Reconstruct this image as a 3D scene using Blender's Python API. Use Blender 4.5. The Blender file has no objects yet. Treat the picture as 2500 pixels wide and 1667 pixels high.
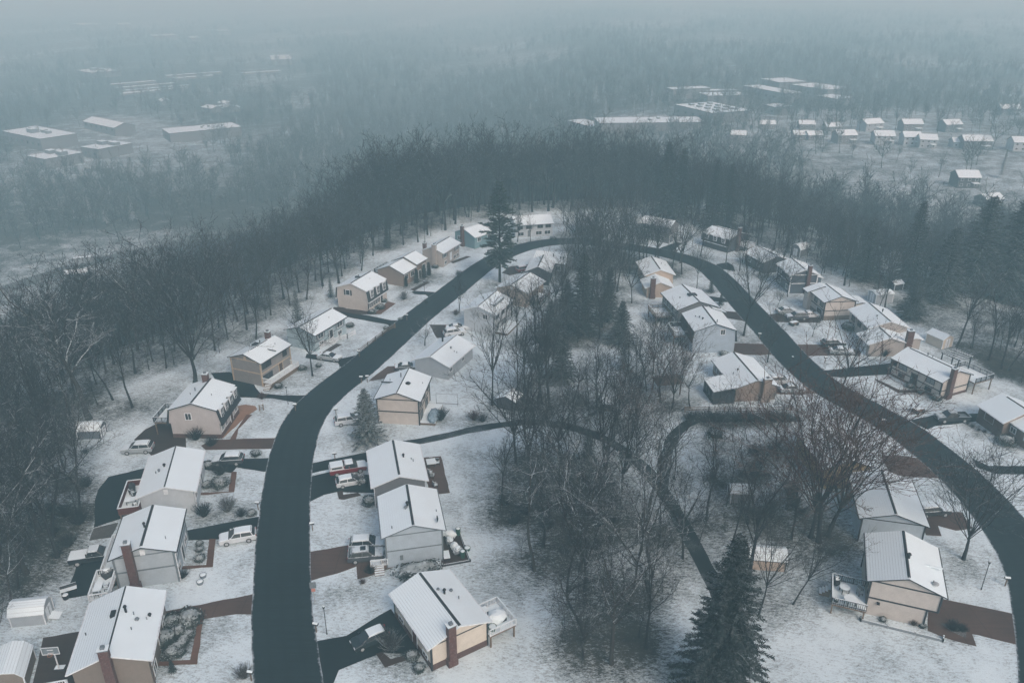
import bpy, math, random
import numpy as np
from mathutils import Vector, Matrix
rnd = random.Random(11)
sc = bpy.context.scene
COL = sc.collection
PI = math.pi
HAZE, SUN_EL, SUN_AZ, SUN_K, SKY_K, EXPOSURE = .00118, 42, 150, .95, .14, -0.02

# ------------------------------------------------------------------ camera (a drone 68 m above the street)
CAM_H, PITCH, FOC = 68.0, math.radians(24.5), 1944.0
cd = bpy.data.cameras.new('camera'); cam = bpy.data.objects.new('camera', cd); COL.objects.link(cam)
cd.sensor_width = 36.0; cd.lens = 36.0 * FOC / 2500.0; cd.clip_start = 1.0; cd.clip_end = 20000
cam.location = (0, 0, CAM_H); cam.rotation_euler = (PI/2 - PITCH, 0, 0)
sc.camera = cam

# ground survey: the photo was read tile by tile; a reading becomes a point on the terrain in metres
TILE = {1: (0, 0), 2: (830, 0), 3: (1650, 0), 4: (0, 550), 5: (830, 480), 6: (1650, 550), 7: (0, 1097), 8: (700, 1097), 9: (1650, 1097)}
def photo(t, x, y):
    if t == 0: return x * 2500 / 2352, y * 2500 / 2352
    o = TILE[t]; k = 850 / 2338
    return o[0] + x * k, o[1] + y * k
def level(t, x, y, h=0.0):
    u, v = photo(t, x, y)
    dx = (u - 1250) / FOC; dy = (833.5 - v) / FOC
    w = -math.sin(PITCH) + dy * math.cos(PITCH)
    s = (h - CAM_H) / min(w, -0.012)
    return dx * s, (math.cos(PITCH) + dy * math.sin(PITCH)) * s

# ------------------------------------------------------------------ terrain: a flat hilltop, falling to a valley
RIM = [level(0, *p) for p in [(-150, 1500), (-60, 1200), (20, 1080), (150, 950), (330, 845), (480, 795), (600, 735), (720, 655), (850, 588), (960, 540),
       (1040, 502), (1150, 485), (1350, 476), (1480, 480), (1580, 500), (1720, 545), (1908, 622), (1990, 662), (2130, 745), (2270, 818), (2400, 885), (2650, 990), (2900, 1150)]]
RIM = RIM + [(230, -160), (-230, -160), (-120, 20)]
RIMA = np.array(RIM)
def rim_dist(P):
    """signed distance outside the hilltop outline (negative inside)"""
    P = np.asarray(P, float).reshape(-1, 2)
    d = np.full(len(P), 1e9); ins = np.zeros(len(P), bool)
    n = len(RIMA)
    for i in range(n):
        a = RIMA[i]; b = RIMA[(i + 1) % n]; ab = b - a
        t = np.clip(((P - a) @ ab) / (ab @ ab), 0, 1)
        q = a + t[:, None] * ab
        d = np.minimum(d, np.hypot(P[:, 0] - q[:, 0], P[:, 1] - q[:, 1]))
        c = (a[1] > P[:, 1]) != (b[1] > P[:, 1])
        with np.errstate(divide='ignore', invalid='ignore'):
            xi = (b[0] - a[0]) * (P[:, 1] - a[1]) / (b[1] - a[1]) + a[0]
        ins ^= c & (P[:, 0] < xi)
    return np.where(ins, -d, d)
def sstep(a, b, x):
    t = np.clip((x - a) / (b - a), 0, 1); return t * t * (3 - 2 * t)
def height(P):
    P = np.asarray(P, float).reshape(-1, 2)
    d = rim_dist(P)
    drop = 50 - 28 * sstep(-80, 140, P[:, 0])
    roll = 2.5 * np.sin(P[:, 0] * .013 + 1) * np.sin(P[:, 1] * .011)
    return np.where(d > 0, (-drop + roll) * sstep(4, 108, d), 0.0)
def hz(x, y): return float(height([(x, y)])[0])
def valley(t, x, y, above=0.0):
    z = -20.0
    for _ in range(25):
        X, Y = level(t, x, y, z + above); z = .5 * z + .5 * hz(X, Y)
    return X, Y, hz(X, Y)

# ------------------------------------------------------------------ mesh helpers
class MB:
    def __init__(s): s.v = []; s.f = []; s.m = []
    def add(s, vs, fs, m=0):
        o = len(s.v); s.v += [tuple(v) for v in vs]
        s.f += [tuple(i + o for i in f) for f in fs]; s.m += [m] * len(fs)
    def box(s, x0, x1, y0, y1, z0, z1, m=0, top=None):
        vs = [(x, y, z) for z in (z0, z1) for y in (y0, y1) for x in (x0, x1)]
        s.add(vs, [(0, 1, 5, 4), (1, 3, 7, 5), (3, 2, 6, 7), (2, 0, 4, 6), (1, 0, 2, 3)], m)
        s.add([vs[4], vs[5], vs[7], vs[6]], [(0, 1, 2, 3)], m if top is None else top)
        return s
    def rbox(s, c, ux, hx, hy, z0, z1, m=0, top=None):
        """box centred at c (x,y), axis angle ux, half sizes"""
        o = len(s.v); s.box(-hx, hx, -hy, hy, z0, z1, m, top); ca, sa = math.cos(ux), math.sin(ux)
        for i in range(o, len(s.v)):
            x, y, z = s.v[i]; s.v[i] = (c[0] + x * ca - y * sa, c[1] + x * sa + y * ca, z)
        return s
    def prism_x(s, prof, x0, x1, m=0, mats=None, caps=True):
        """profile [(y,z)] counter-clockwise seen from +x, extruded along x"""
        n = len(prof)
        vs = [(x0, y, z) for y, z in prof] + [(x1, y, z) for y, z in prof]
        o = len(s.v); s.v += vs
        for i in range(n):
            j = (i + 1) % n
            s.f.append((o + i, o + j, o + n + j, o + n + i)); s.m.append(mats[i] if mats else m)
        if caps:
            s.f.append(tuple(o + i for i in reversed(range(n)))); s.m.append(m)
            s.f.append(tuple(o + n + i for i in range(n))); s.m.append(m)
        return s
    def prism_z(s, poly, z0, z1, m=0, top=None):
        n = len(poly); o = len(s.v)
        s.v += [(x, y, z0) for x, y in poly] + [(x, y, z1) for x, y in poly]
        for i in range(n):
            j = (i + 1) % n; s.f.append((o + i, o + j, o + n + j, o + n + i)); s.m.append(m)
        s.f.append(tuple(o + n + i for i in range(n))); s.m.append(m if top is None else top)
        return s
    def tube(s, pts, rad, n=6, m=0, cap=True):
        pts = [Vector(p) for p in pts]; o = len(s.v)
        ref = Vector((.31, .87, .12)).normalized()
        for i, p in enumerate(pts):
            d = (pts[min(i + 1, len(pts) - 1)] - pts[max(i - 1, 0)]); d = d.normalized() if d.length > 1e-6 else Vector((0, 0, 1))
            a = d.cross(ref); a = a.normalized() if a.length > 1e-3 else d.orthogonal().normalized()
            b = d.cross(a); r = rad[i] if hasattr(rad, '__len__') else rad
            for k in range(n):
                t = 2 * PI * k / n; s.v.append(tuple(p + (a * math.cos(t) + b * math.sin(t)) * r))
        for i in range(len(pts) - 1):
            for k in range(n):
                q = (k + 1) % n; s.f.append((o + i * n + k, o + i * n + q, o + (i + 1) * n + q, o + (i + 1) * n + k)); s.m.append(m)
        if cap:
            s.f.append(tuple(o + (len(pts) - 1) * n + k for k in range(n))); s.m.append(m)
            s.f.append(tuple(o + k for k in reversed(range(n)))); s.m.append(m)
        return s
    def ball(s, c, r, nu=8, nv=5, m=0, jit=0):
        o = len(s.v); rx, ry, rz = r if hasattr(r, '__len__') else (r, r, r)
        for j in range(nv + 1):
            t = PI * j / nv
            for i in range(nu):
                p = 2 * PI * i / nu; k = 1 + (rnd.uniform(-jit, jit) if 0 < j < nv else 0)
                s.v.append((c[0] + rx * k * math.sin(t) * math.cos(p), c[1] + ry * k * math.sin(t) * math.sin(p), c[2] + rz * k * math.cos(t)))
        for j in range(nv):
            for i in range(nu):
                q = (i + 1) % nu; s.f.append((o + j * nu + i, o + (j + 1) * nu + i, o + (j + 1) * nu + q, o + j * nu + q)); s.m.append(m)
        return s
    def mesh(s, name, mats, smooth=False):
        me = bpy.data.meshes.new(name); me.from_pydata(s.v, [], s.f); me.validate(clean_customdata=False)
        mats = mats if isinstance(mats, (list, tuple)) else [mats]
        for m in mats: me.materials.append(m)
        if len(mats) > 1 and len(me.polygons) == len(s.m): me.polygons.foreach_set('material_index', s.m)
        if smooth: me.polygons.foreach_set('use_smooth', [True] * len(me.polygons))
        me.update(); return me
    def build(s, name, mats, parent=None, smooth=False):
        o = bpy.data.objects.new(name, s.mesh(name, mats, smooth)); COL.objects.link(o)
        if parent: o.parent = parent
        return o

def tag(o, label=None, cat=None, group=None, kind=None):
    if label: o['label'] = label
    if cat: o['category'] = cat
    if group: o['group'] = group
    if kind: o['kind'] = kind
    return o
def empty(name, loc, rz=0, label=None, cat=None, group=None):
    o = bpy.data.objects.new(name, None); COL.objects.link(o); o.location = loc; o.rotation_euler = (0, 0, rz)
    o.empty_display_size = .5
    return tag(o, label, cat, group)
KIDS = {}
def copy_tree(o, kids, parent=None):
    c = o.copy(); COL.objects.link(c)
    if parent: c.parent = parent
    for ch in kids.get(o.name, []): copy_tree(ch, kids, c)
    return c

# ------------------------------------------------------------------ materials
def mat(name):
    m = bpy.data.materials.new(name); m.use_nodes = True; nt = m.node_tree
    return m, nt, nt.nodes['Principled BSDF']
def nd(nt, t, **k):
    n = nt.nodes.new(t)
    for a, b in k.items(): setattr(n, a, b)
    return n
def noise(nt, scale, detail=4, rough=.6, coord='Object', vec=None):
    n = nd(nt, 'ShaderNodeTexNoise'); n.inputs['Scale'].default_value = scale; n.inputs['Detail'].default_value = detail; n.inputs['Roughness'].default_value = rough
    if vec is None:
        tc = nd(nt, 'ShaderNodeTexCoord'); vec = tc.outputs[coord]
    nt.links.new(vec, n.inputs['Vector']); return n.outputs['Fac']
def ramp(nt, fac, a, b, c0=(0, 0, 0, 1), c1=(1, 1, 1, 1)):
    r = nd(nt, 'ShaderNodeValToRGB'); r.color_ramp.elements[0].position = a; r.color_ramp.elements[1].position = b
    r.color_ramp.elements[0].color = c0; r.color_ramp.elements[1].color = c1
    nt.links.new(fac, r.inputs['Fac']); return r.outputs['Color']
def mixc(nt, fac, a, b):
    n = nd(nt, 'ShaderNodeMix', data_type='RGBA')
    for s, v in ((0, fac), (6, a), (7, b)):
        if hasattr(v, 'node'): nt.links.new(v, n.inputs[s])
        else: n.inputs[s].default_value = v if s == 0 else (tuple(v) + (1,))[:4]
    return n.outputs[2]
def mth(nt, op, a, b=None, clamp=False):
    n = nd(nt, 'ShaderNodeMath', operation=op); n.use_clamp = clamp
    for i, v in enumerate((a, b)):
        if v is None: continue
        if hasattr(v, 'node'): nt.links.new(v, n.inputs[i])
        else: n.inputs[i].default_value = v
    return n.outputs[0]
def bump(nt, bs, h, strength=.4, dist=.05):
    b = nd(nt, 'ShaderNodeBump'); b.inputs['Strength'].default_value = strength; b.inputs['Distance'].default_value = dist
    nt.links.new(h, b.inputs['Height']); nt.links.new(b.outputs[0], bs.inputs['Normal'])
SNOW = (.77, .865, .895); SNOWD = (.66, .73, .78)
def upness(nt):
    g = nd(nt, 'ShaderNodeNewGeometry'); s = nd(nt, 'ShaderNodeSeparateXYZ'); nt.links.new(g.outputs['True Normal'], s.inputs[0]); return s.outputs[2]
def plain(name, c, rough=.7, var=.18, scale=3.0, metal=0, spec=.3):
    m, nt, b = mat(name)
    f = noise(nt, scale)
    nt.links.new(mixc(nt, ramp(nt, f, .3, .7), [x * (1 - var) for x in c], [min(1, x * (1 + var)) for x in c]), b.inputs['Base Color'])
    b.inputs['Roughness'].default_value = rough; b.inputs['Metallic'].default_value = metal; b.inputs['Specular IOR Level'].default_value = spec
    return m
def dusted(name, c, lo=.35, hi=.75, amount=1.0, nscale=6.0, rough=.8, var=.2, snow=SNOW, spec=.25):
    """a surface with fresh snow lying on its upward faces"""
    m, nt, b = mat(name)
    f = noise(nt, nscale, 3)
    base = mixc(nt, ramp(nt, f, .3, .7), [x * (1 - var) for x in c], [x * (1 + var) for x in c])
    u = mth(nt, 'ADD', upness(nt), mth(nt, 'MULTIPLY', mth(nt, 'SUBTRACT', f, .5), .9))
    k = ramp(nt, u, lo, hi)
    if amount < 1: k = mth(nt, 'MULTIPLY', k, amount)
    nt.links.new(mixc(nt, k, base, snow), b.inputs['Base Color'])
    b.inputs['Roughness'].default_value = rough; b.inputs['Specular IOR Level'].default_value = spec
    return m
def siding(name, c, lap=.2, rough=.7):
    m, nt, b = mat(name)
    tc = nd(nt, 'ShaderNodeTexCoord'); sp = nd(nt, 'ShaderNodeSeparateXYZ'); nt.links.new(tc.outputs['Object'], sp.inputs[0])
    saw = mth(nt, 'FRACT', mth(nt, 'DIVIDE', sp.outputs[2], lap))
    f = noise(nt, .9, 5); g = noise(nt, 7, 3)
    t = mth(nt, 'ADD', mth(nt, 'MULTIPLY', f, .6), mth(nt, 'MULTIPLY', g, .4))
    col = mixc(nt, ramp(nt, t, .3, .7), [x * .84 for x in c], [min(1, x * 1.1) for x in c])
    col = mixc(nt, mth(nt, 'MULTIPLY', ramp(nt, saw, .0, .16, (1, 1, 1, 1), (0, 0, 0, 1)), .25), col, [x * .5 for x in c])
    nt.links.new(col, b.inputs['Base Color']); b.inputs['Roughness'].default_value = rough; b.inputs['Specular IOR Level'].default_value = .25
    bump(nt, b, saw, .5, .02); return m
def brick(name, c1, c2, mortar, snowk=.0):
    m, nt, b = mat(name)
    tc = nd(nt, 'ShaderNodeTexCoord'); sp = nd(nt, 'ShaderNodeSeparateXYZ'); nt.links.new(tc.outputs['Object'], sp.inputs[0])
    cb = nd(nt, 'ShaderNodeCombineXYZ'); nt.links.new(mth(nt, 'ADD', sp.outputs[0], sp.outputs[1]), cb.inputs[0]); nt.links.new(sp.outputs[2], cb.inputs[1])
    t = nd(nt, 'ShaderNodeTexBrick'); nt.links.new(cb.outputs[0], t.inputs['Vector'])
    t.inputs['Color1'].default_value = c1 + (1,); t.inputs['Color2'].default_value = c2 + (1,); t.inputs['Mortar'].default_value = mortar + (1,)
    t.inputs['Scale'].default_value = 1.0; t.inputs['Brick Width'].default_value = .3; t.inputs['Row Height'].default_value = .11; t.inputs['Mortar Size'].default_value = .012
    f = noise(nt, 3, 6, .75)
    col = mixc(nt, ramp(nt, f, .4, .75), t.outputs['Color'], [x * .5 for x in c1])
    if snowk: col = mixc(nt, mth(nt, 'MULTIPLY', ramp(nt, noise(nt, 9, 4, .7), .58, .66), snowk), col, (.6, .63, .65))
    nt.links.new(col, b.inputs['Base Color']); b.inputs['Roughness'].default_value = .85; return m
def roof_snow(name, streak=0.0, bare=.0):
    """snow lying on shingles: courses show through as lines along the ridge where it lies thin"""
    m, nt, b = mat(name)
    tc = nd(nt, 'ShaderNodeTexCoord'); sp = nd(nt, 'ShaderNodeSeparateXYZ'); nt.links.new(tc.outputs['Object'], sp.inputs[0])
    big = noise(nt, .35, 5, .6); fine = noise(nt, 6, 5, .7)
    col = mixc(nt, ramp(nt, big, .3, .75), (.73, .81, .83), SNOW)
    dark = (.07, .08, .09)
    if streak:
        saw = mth(nt, 'FRACT', mth(nt, 'DIVIDE', sp.outputs[1], .29))
        ln = ramp(nt, mth(nt, 'ADD', saw, mth(nt, 'MULTIPLY', fine, .35)), .22, .42, (1, 1, 1, 1), (0, 0, 0, 1))
        col = mixc(nt, mth(nt, 'MULTIPLY', mth(nt, 'MULTIPLY', ln, ramp(nt, big, .25, .6)), streak), col, dark)
    # speckles of shingle where the wind thinned the snow
    mp = nd(nt, 'ShaderNodeMapping'); mp.inputs['Scale'].default_value = (1.2, .35, 1); nt.links.new(tc.outputs['Object'], mp.inputs[0])
    sp2 = mth(nt, 'MULTIPLY', ramp(nt, noise(nt, 5, 6, .8, vec=mp.outputs[0]), .64, .74), .35 + bare)
    col = mixc(nt, sp2, col, (.25, .29, .32))
    nt.links.new(col, b.inputs['Base Color']); b.inputs['Roughness'].default_value = .85; b.inputs['Specular IOR Level'].default_value = .15
    bump(nt, b, fine, .25, .04); return m
def paved(name, c, wet=.45, streak=.25, snowk=.0, joints=0, tracks=False):
    m, nt, b = mat(name)
    a = noise(nt, .12, 5, .6, 'Object'); f = noise(nt, 9, 5, .75, 'Object')
    tc = nd(nt, 'ShaderNodeTexCoord'); mp = nd(nt, 'ShaderNodeMapping'); mp.inputs['Scale'].default_value = (.12, 2.2, 1); nt.links.new(tc.outputs['Object'], mp.inputs[0])
    s = noise(nt, 1.1, 5, .7, vec=mp.outputs[0])
    t = mth(nt, 'ADD', mth(nt, 'MULTIPLY', a, .5), mth(nt, 'ADD', mth(nt, 'MULTIPLY', f, .25), mth(nt, 'MULTIPLY', s, streak)))
    col = mixc(nt, ramp(nt, t, .32, .68), [x * .6 for x in c], [x * 1.55 for x in c])
    if snowk: col = mixc(nt, mth(nt, 'MULTIPLY', ramp(nt, mth(nt, 'ADD', mth(nt, 'MULTIPLY', f, .5), mth(nt, 'MULTIPLY', a, .5)), .54, .66), snowk), col, SNOWD)
    if joints:
        sp = nd(nt, 'ShaderNodeSeparateXYZ'); nt.links.new(tc.outputs['Object'], sp.inputs[0])
        j = ramp(nt, mth(nt, 'FRACT', mth(nt, 'DIVIDE', sp.outputs[0], 3.2)), .0, .03, (1, 1, 1, 1), (0, 0, 0, 1))
        col = mixc(nt, mth(nt, 'MULTIPLY', j, .6), col, [x * .35 for x in c])
    if tracks:   # two wheel tracks per lane worn a little lighter, slush towards the edges
        at = nd(nt, 'ShaderNodeAttribute'); at.attribute_name = 'across'
        w = mth(nt, 'ABSOLUTE', mth(nt, 'SINE', mth(nt, 'MULTIPLY', at.outputs['Fac'], 4 * PI)))
        col = mixc(nt, mth(nt, 'MULTIPLY', mth(nt, 'MULTIPLY', w, ramp(nt, s, .35, .65)), .35), col, [x * 2.2 for x in c])
        edge = ramp(nt, mth(nt, 'ADD', mth(nt, 'ABSOLUTE', at.outputs['Fac']), mth(nt, 'MULTIPLY', mth(nt, 'SUBTRACT', noise(nt, 1.2, 5, .75), .5), .14)), .475, .52)
        col = mixc(nt, mth(nt, 'MULTIPLY', edge, .75), col, SNOWD)
    nt.links.new(col, b.inputs['Base Color'])
    nt.links.new(mth(nt, 'ADD', mth(nt, 'MULTIPLY', a, .35), wet - .1), b.inputs['Roughness']); b.inputs['Specular IOR Level'].default_value = .15
    bump(nt, b, f, .15, .02); return m
M = {}
M['asphalt'] = paved('wet_asphalt', (.0105, .0185, .0215), .7, .25, 0, 0, True)
M['path'] = paved('rough_path', (.011, .017, .019), .8, .3, .4)
M['asphalt_new'] = paved('dark_asphalt', (.009, .0155, .018), .7)
M['brown_pave'] = paved('brown_concrete', (.078, .050, .039), .5, .3, 0, 1)
M['brown_walk'] = paved('brown_walkway', (.11, .06, .043), .6, .3)
M['dark_brown'] = paved('dark_brown_paving', (.045, .032, .027), .5)
M['tan_pave'] = paved('tan_paving', (.19, .13, .10), .6)
M['mulch'] = paved('tan_mulch', (.30, .18, .12), .9, .1, .12)
M['gravel'] = paved('gravel_paving', (.10, .10, .095), .9, .1, .35)
for n, c in dict(brown=(.20, .17, .145), whitegrey=(.40, .46, .50), white=(.50, .55, .58), warmwhite=(.48, .465, .46), greytan=(.25, .245, .24), lightblue=(.36, .46, .50), beige=(.55, .515, .475),
                 tan=(.25, .205, .175), palewood=(.40, .37, .345), skyblue=(.38, .47, .55), blue=(.17, .28, .31), grey=(.12, .15, .175), lightgrey=(.36, .40, .43), dark=(.055, .06, .07), cream=(.62, .57, .49),
                 peach=(.46, .38, .31), yellow=(.36, .28, .15), slate=(.075, .095, .12), bluewhite=(.42, .50, .56), midgrey=(.17, .18, .19)).items():
    M['s_' + n] = siding(n + '_siding', c)
for n, c in dict(white=(.70, .74, .76), dark=(.03, .036, .042), grey=(.15, .18, .20), tan=(.46, .37, .27), brown=(.07, .045, .035), cream=(.6, .55, .45), redwood=(.10, .035, .028), black=(.012, .014, .016),
                 green=(.03, .09, .07), red=(.24, .03, .03), orange=(.5, .2, .08), pink=(.5, .22, .17), metal=(.35, .37, .38), wood=(.16, .12, .09), bluecloth=(.25, .34, .40)).items():
    M['p_' + n] = plain(n + '_paint', c)
for n, c in dict(white=(.70, .74, .76), grey=(.22, .25, .27), dark=(.04, .045, .05), wood=(.14, .10, .08), green=(.03, .08, .07), redwood=(.10, .035, .028)).items():
    M['d_' + n] = dusted(n + '_snow_dusted', c, .55, .85)
M['snow'] = roof_snow('snow_cover'); M['roof_snow'] = roof_snow('roof_snow'); M['roof_streak'] = roof_snow('roof_snow_thin', .42, .12); M['roof_faint'] = roof_snow('roof_snow_faint', .13, .1)
M['shingle'] = siding('dark_shingles', (.03, .036, .042), .22, .9)
M['brick'] = brick('red_brick', (.13, .045, .035), (.085, .035, .03), (.10, .09, .085), .35)
M['brick_base'] = brick('brown_brick', (.12, .06, .048), (.08, .045, .04), (.10, .09, .085), .1)
M['stone'] = brick('tan_stone', (.26, .2, .15), (.18, .15, .12), (.12, .11, .1))
def glass(name, c, r=.12):
    m, nt, b = mat(name); f = noise(nt, .8, 2)
    nt.links.new(mixc(nt, f, [x * .7 for x in c], [x * 1.3 for x in c]), b.inputs['Base Color']); b.inputs['Roughness'].default_value = r; b.inputs['Specular IOR Level'].default_value = .6
    return m
M['glass'] = glass('window_glass', (.022, .03, .036)); M['blind'] = glass('window_with_blind', (.22, .26, .28), .3)
M['bark'] = dusted('snowy_bark', (.020, .021, .023), .62, .95, .75, 5.0, .95)
M['bark_dark'] = dusted('dark_bark', (.016, .017, .019), .75, 1.05, .5, 5.0, .95)
M['bark_white'] = dusted('snow_laden_bark', (.034, .032, .031), .42, .8, .9, 4.0, .95)
M['twig'] = dusted('bare_twigs', (.018, .021, .024), .65, 1.05, .25, 2.0, .95)
M['twig_far'] = dusted('haze_paled_far_twigs', (.040, .046, .050), .4, 1.0, .4, 2.0, .95)  # paler base and extra snow put distance haze into the twig colour
M['twig_snow'] = dusted('snow_lined_twigs', (.022, .025, .028), .45, .95, .5, 2.0, .95)
M['twig_red'] = dusted('reddish_twigs', (.068, .035, .027), .7, 1.0, .15, 2.0, .95)
M['twig_white'] = dusted('frosted_twigs', (.075, .075, .075), .3, .9, .55, 2.0, .95)
M['needle'] = dusted('spruce_needles', (.009, .018, .018), .85, 1.2, .12, 1.5, .9)
M['needle_snow'] = dusted('snowy_needles', (.020, .034, .032), .6, 1.0, .36, 1.5, .9)
M['needle_green'] = dusted('pine_needles', (.018, .040, .034), .8, 1.05, .2, 1.5, .9)
M['leaf'] = dusted('evergreen_leaves', (.024, .034, .030), .6, 1.0, .5, 2.5, .9)
M['leaf_snow'] = dusted('snow_covered_leaves', (.045, .055, .052), .4, .9, .6, 2.5, .9)

# ------------------------------------------------------------------ roads, drives and walks
def refine(poly, step=1.2, jit=.07):
    out = []
    n = len(poly)
    for i in range(n):
        a, b = Vector(poly[i]), Vector(poly[(i + 1) % n]); L = (b - a).length; k = max(1, int(L / step))
        nrm = Vector((-(b - a).y, (b - a).x)).normalized() if L > 0 else Vector((0, 0))
        for j in range(k):
            p = a.lerp(b, j / k)
            if j: p += nrm * rnd.uniform(-jit, jit)
            out.append((p.x, p.y))
    return out
def smooth_line(P, step=2.0):
    P = [Vector(p) for p in P]; P = [P[0] * 2 - P[1]] + P + [P[-1] * 2 - P[-2]]; out = []
    for i in range(1, len(P) - 2):
        a, b, c, d = P[i - 1:i + 3]; k = max(2, int((c - b).length / step))
        for j in range(k):
            t = j / k
            out.append(.5 * ((2 * b) + (c - a) * t + (2 * a - 5 * b + 4 * c - d) * t * t + (3 * b - a - 3 * c + d) * t ** 3))
    out.append(P[-2]); return out
ROADS = []
def ribbon(name, pts, w, z, m, jit=.06):
    C = smooth_line(pts); b = MB(); n = len(C)
    for i, p in enumerate(C):
        d = (C[min(i + 1, n - 1)] - C[max(i - 1, 0)]).normalized(); nr = Vector((-d.y, d.x)); ww = w(i / (n - 1)) if callable(w) else w
        for s in (-.5, -.17, .17, .5):
            q = p + nr * (ww * s + (rnd.uniform(-jit, jit) if abs(s) > .4 else 0)); b.v.append((q.x, q.y, z))
        ROADS.append((p.x, p.y, ww / 2))
    for i in range(n - 1):
        for k in range(3): b.f.append((i * 4 + k + 1, i * 4 + k, i * 4 + 4 + k, i * 4 + 5 + k)); b.m.append(0)
    o = b.build(name, m); at = o.data.attributes.new('across', 'FLOAT', 'POINT'); at.data.foreach_set('value', [(-.5, -.17, .17, .5)[i % 4] for i in range(len(b.v))])
    return tag(o, kind='structure')
def sheet(name, pts, z, m, jit=.07, t=None):
    """a paved sheet whose outline was read in tile t"""
    poly = refine([level(t, *p) for p in pts] if t is not None else pts, jit=jit)
    if sum(poly[i - 1][0] * poly[i][1] - poly[i][0] * poly[i - 1][1] for i in range(len(poly))) < 0: poly.reverse()
    cx = sum(p[0] for p in poly) / len(poly); cy = sum(p[1] for p in poly) / len(poly)
    # orientation of the sheet (for the paving pattern): its longest edge
    b = MB(); b.v = [(x, y, z) for x, y in poly]; b.f = [tuple(range(len(poly)))]; b.m = [0]
    for p in poly[::3]: ROADS.append((p[0], p[1], .8))
    return tag(b.build(name, m), kind='structure')

MAIN = [level(0, *p) for p in [(672, 1700), (663, 1568), (650, 1440), (648, 1300), (654, 1180), (664, 1080), (680, 1010), (705, 955), (750, 905), (835, 838), (912, 770), (968, 722), (1042, 665),
        (1110, 612), (1170, 580), (1240, 560), (1330, 554), (1430, 566), (1530, 583), (1610, 607), (1655, 640), (1710, 700), (1770, 765), (1830, 832), (1900, 890),
        (1985, 937), (2070, 985), (2130, 1030), (2200, 1088), (2277, 1169), (2335, 1245), (2372, 1310), (2400, 1405), (2424, 1568), (2440, 1750)]]
ribbon('road', MAIN, lambda t: 7.0 - .9 * math.exp(-((t - .5) / .16) ** 2), .03, M['asphalt'])
ribbon('footpath', [level(0, *p) for p in [(868, 1028), (970, 1012), (1100, 984), (1180, 972), (1240, 970), (1330, 986), (1400, 1014), (1460, 1056), (1510, 1110), (1560, 1190), (1605, 1275), (1660, 1380), (1720, 1500)]],
       lambda t: 1.8 + .55 * t, .012, M['path'], .16)
ribbon('footpath', [level(0, *p) for p in [(1522, 1118), (1530, 1050), (1555, 990), (1600, 964), (1680, 960), (1760, 962), (1840, 962)]], 1.9, .018, M['path'], .2)
Z1_, Z2_, Z3_ = .020, .042, .056
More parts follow.
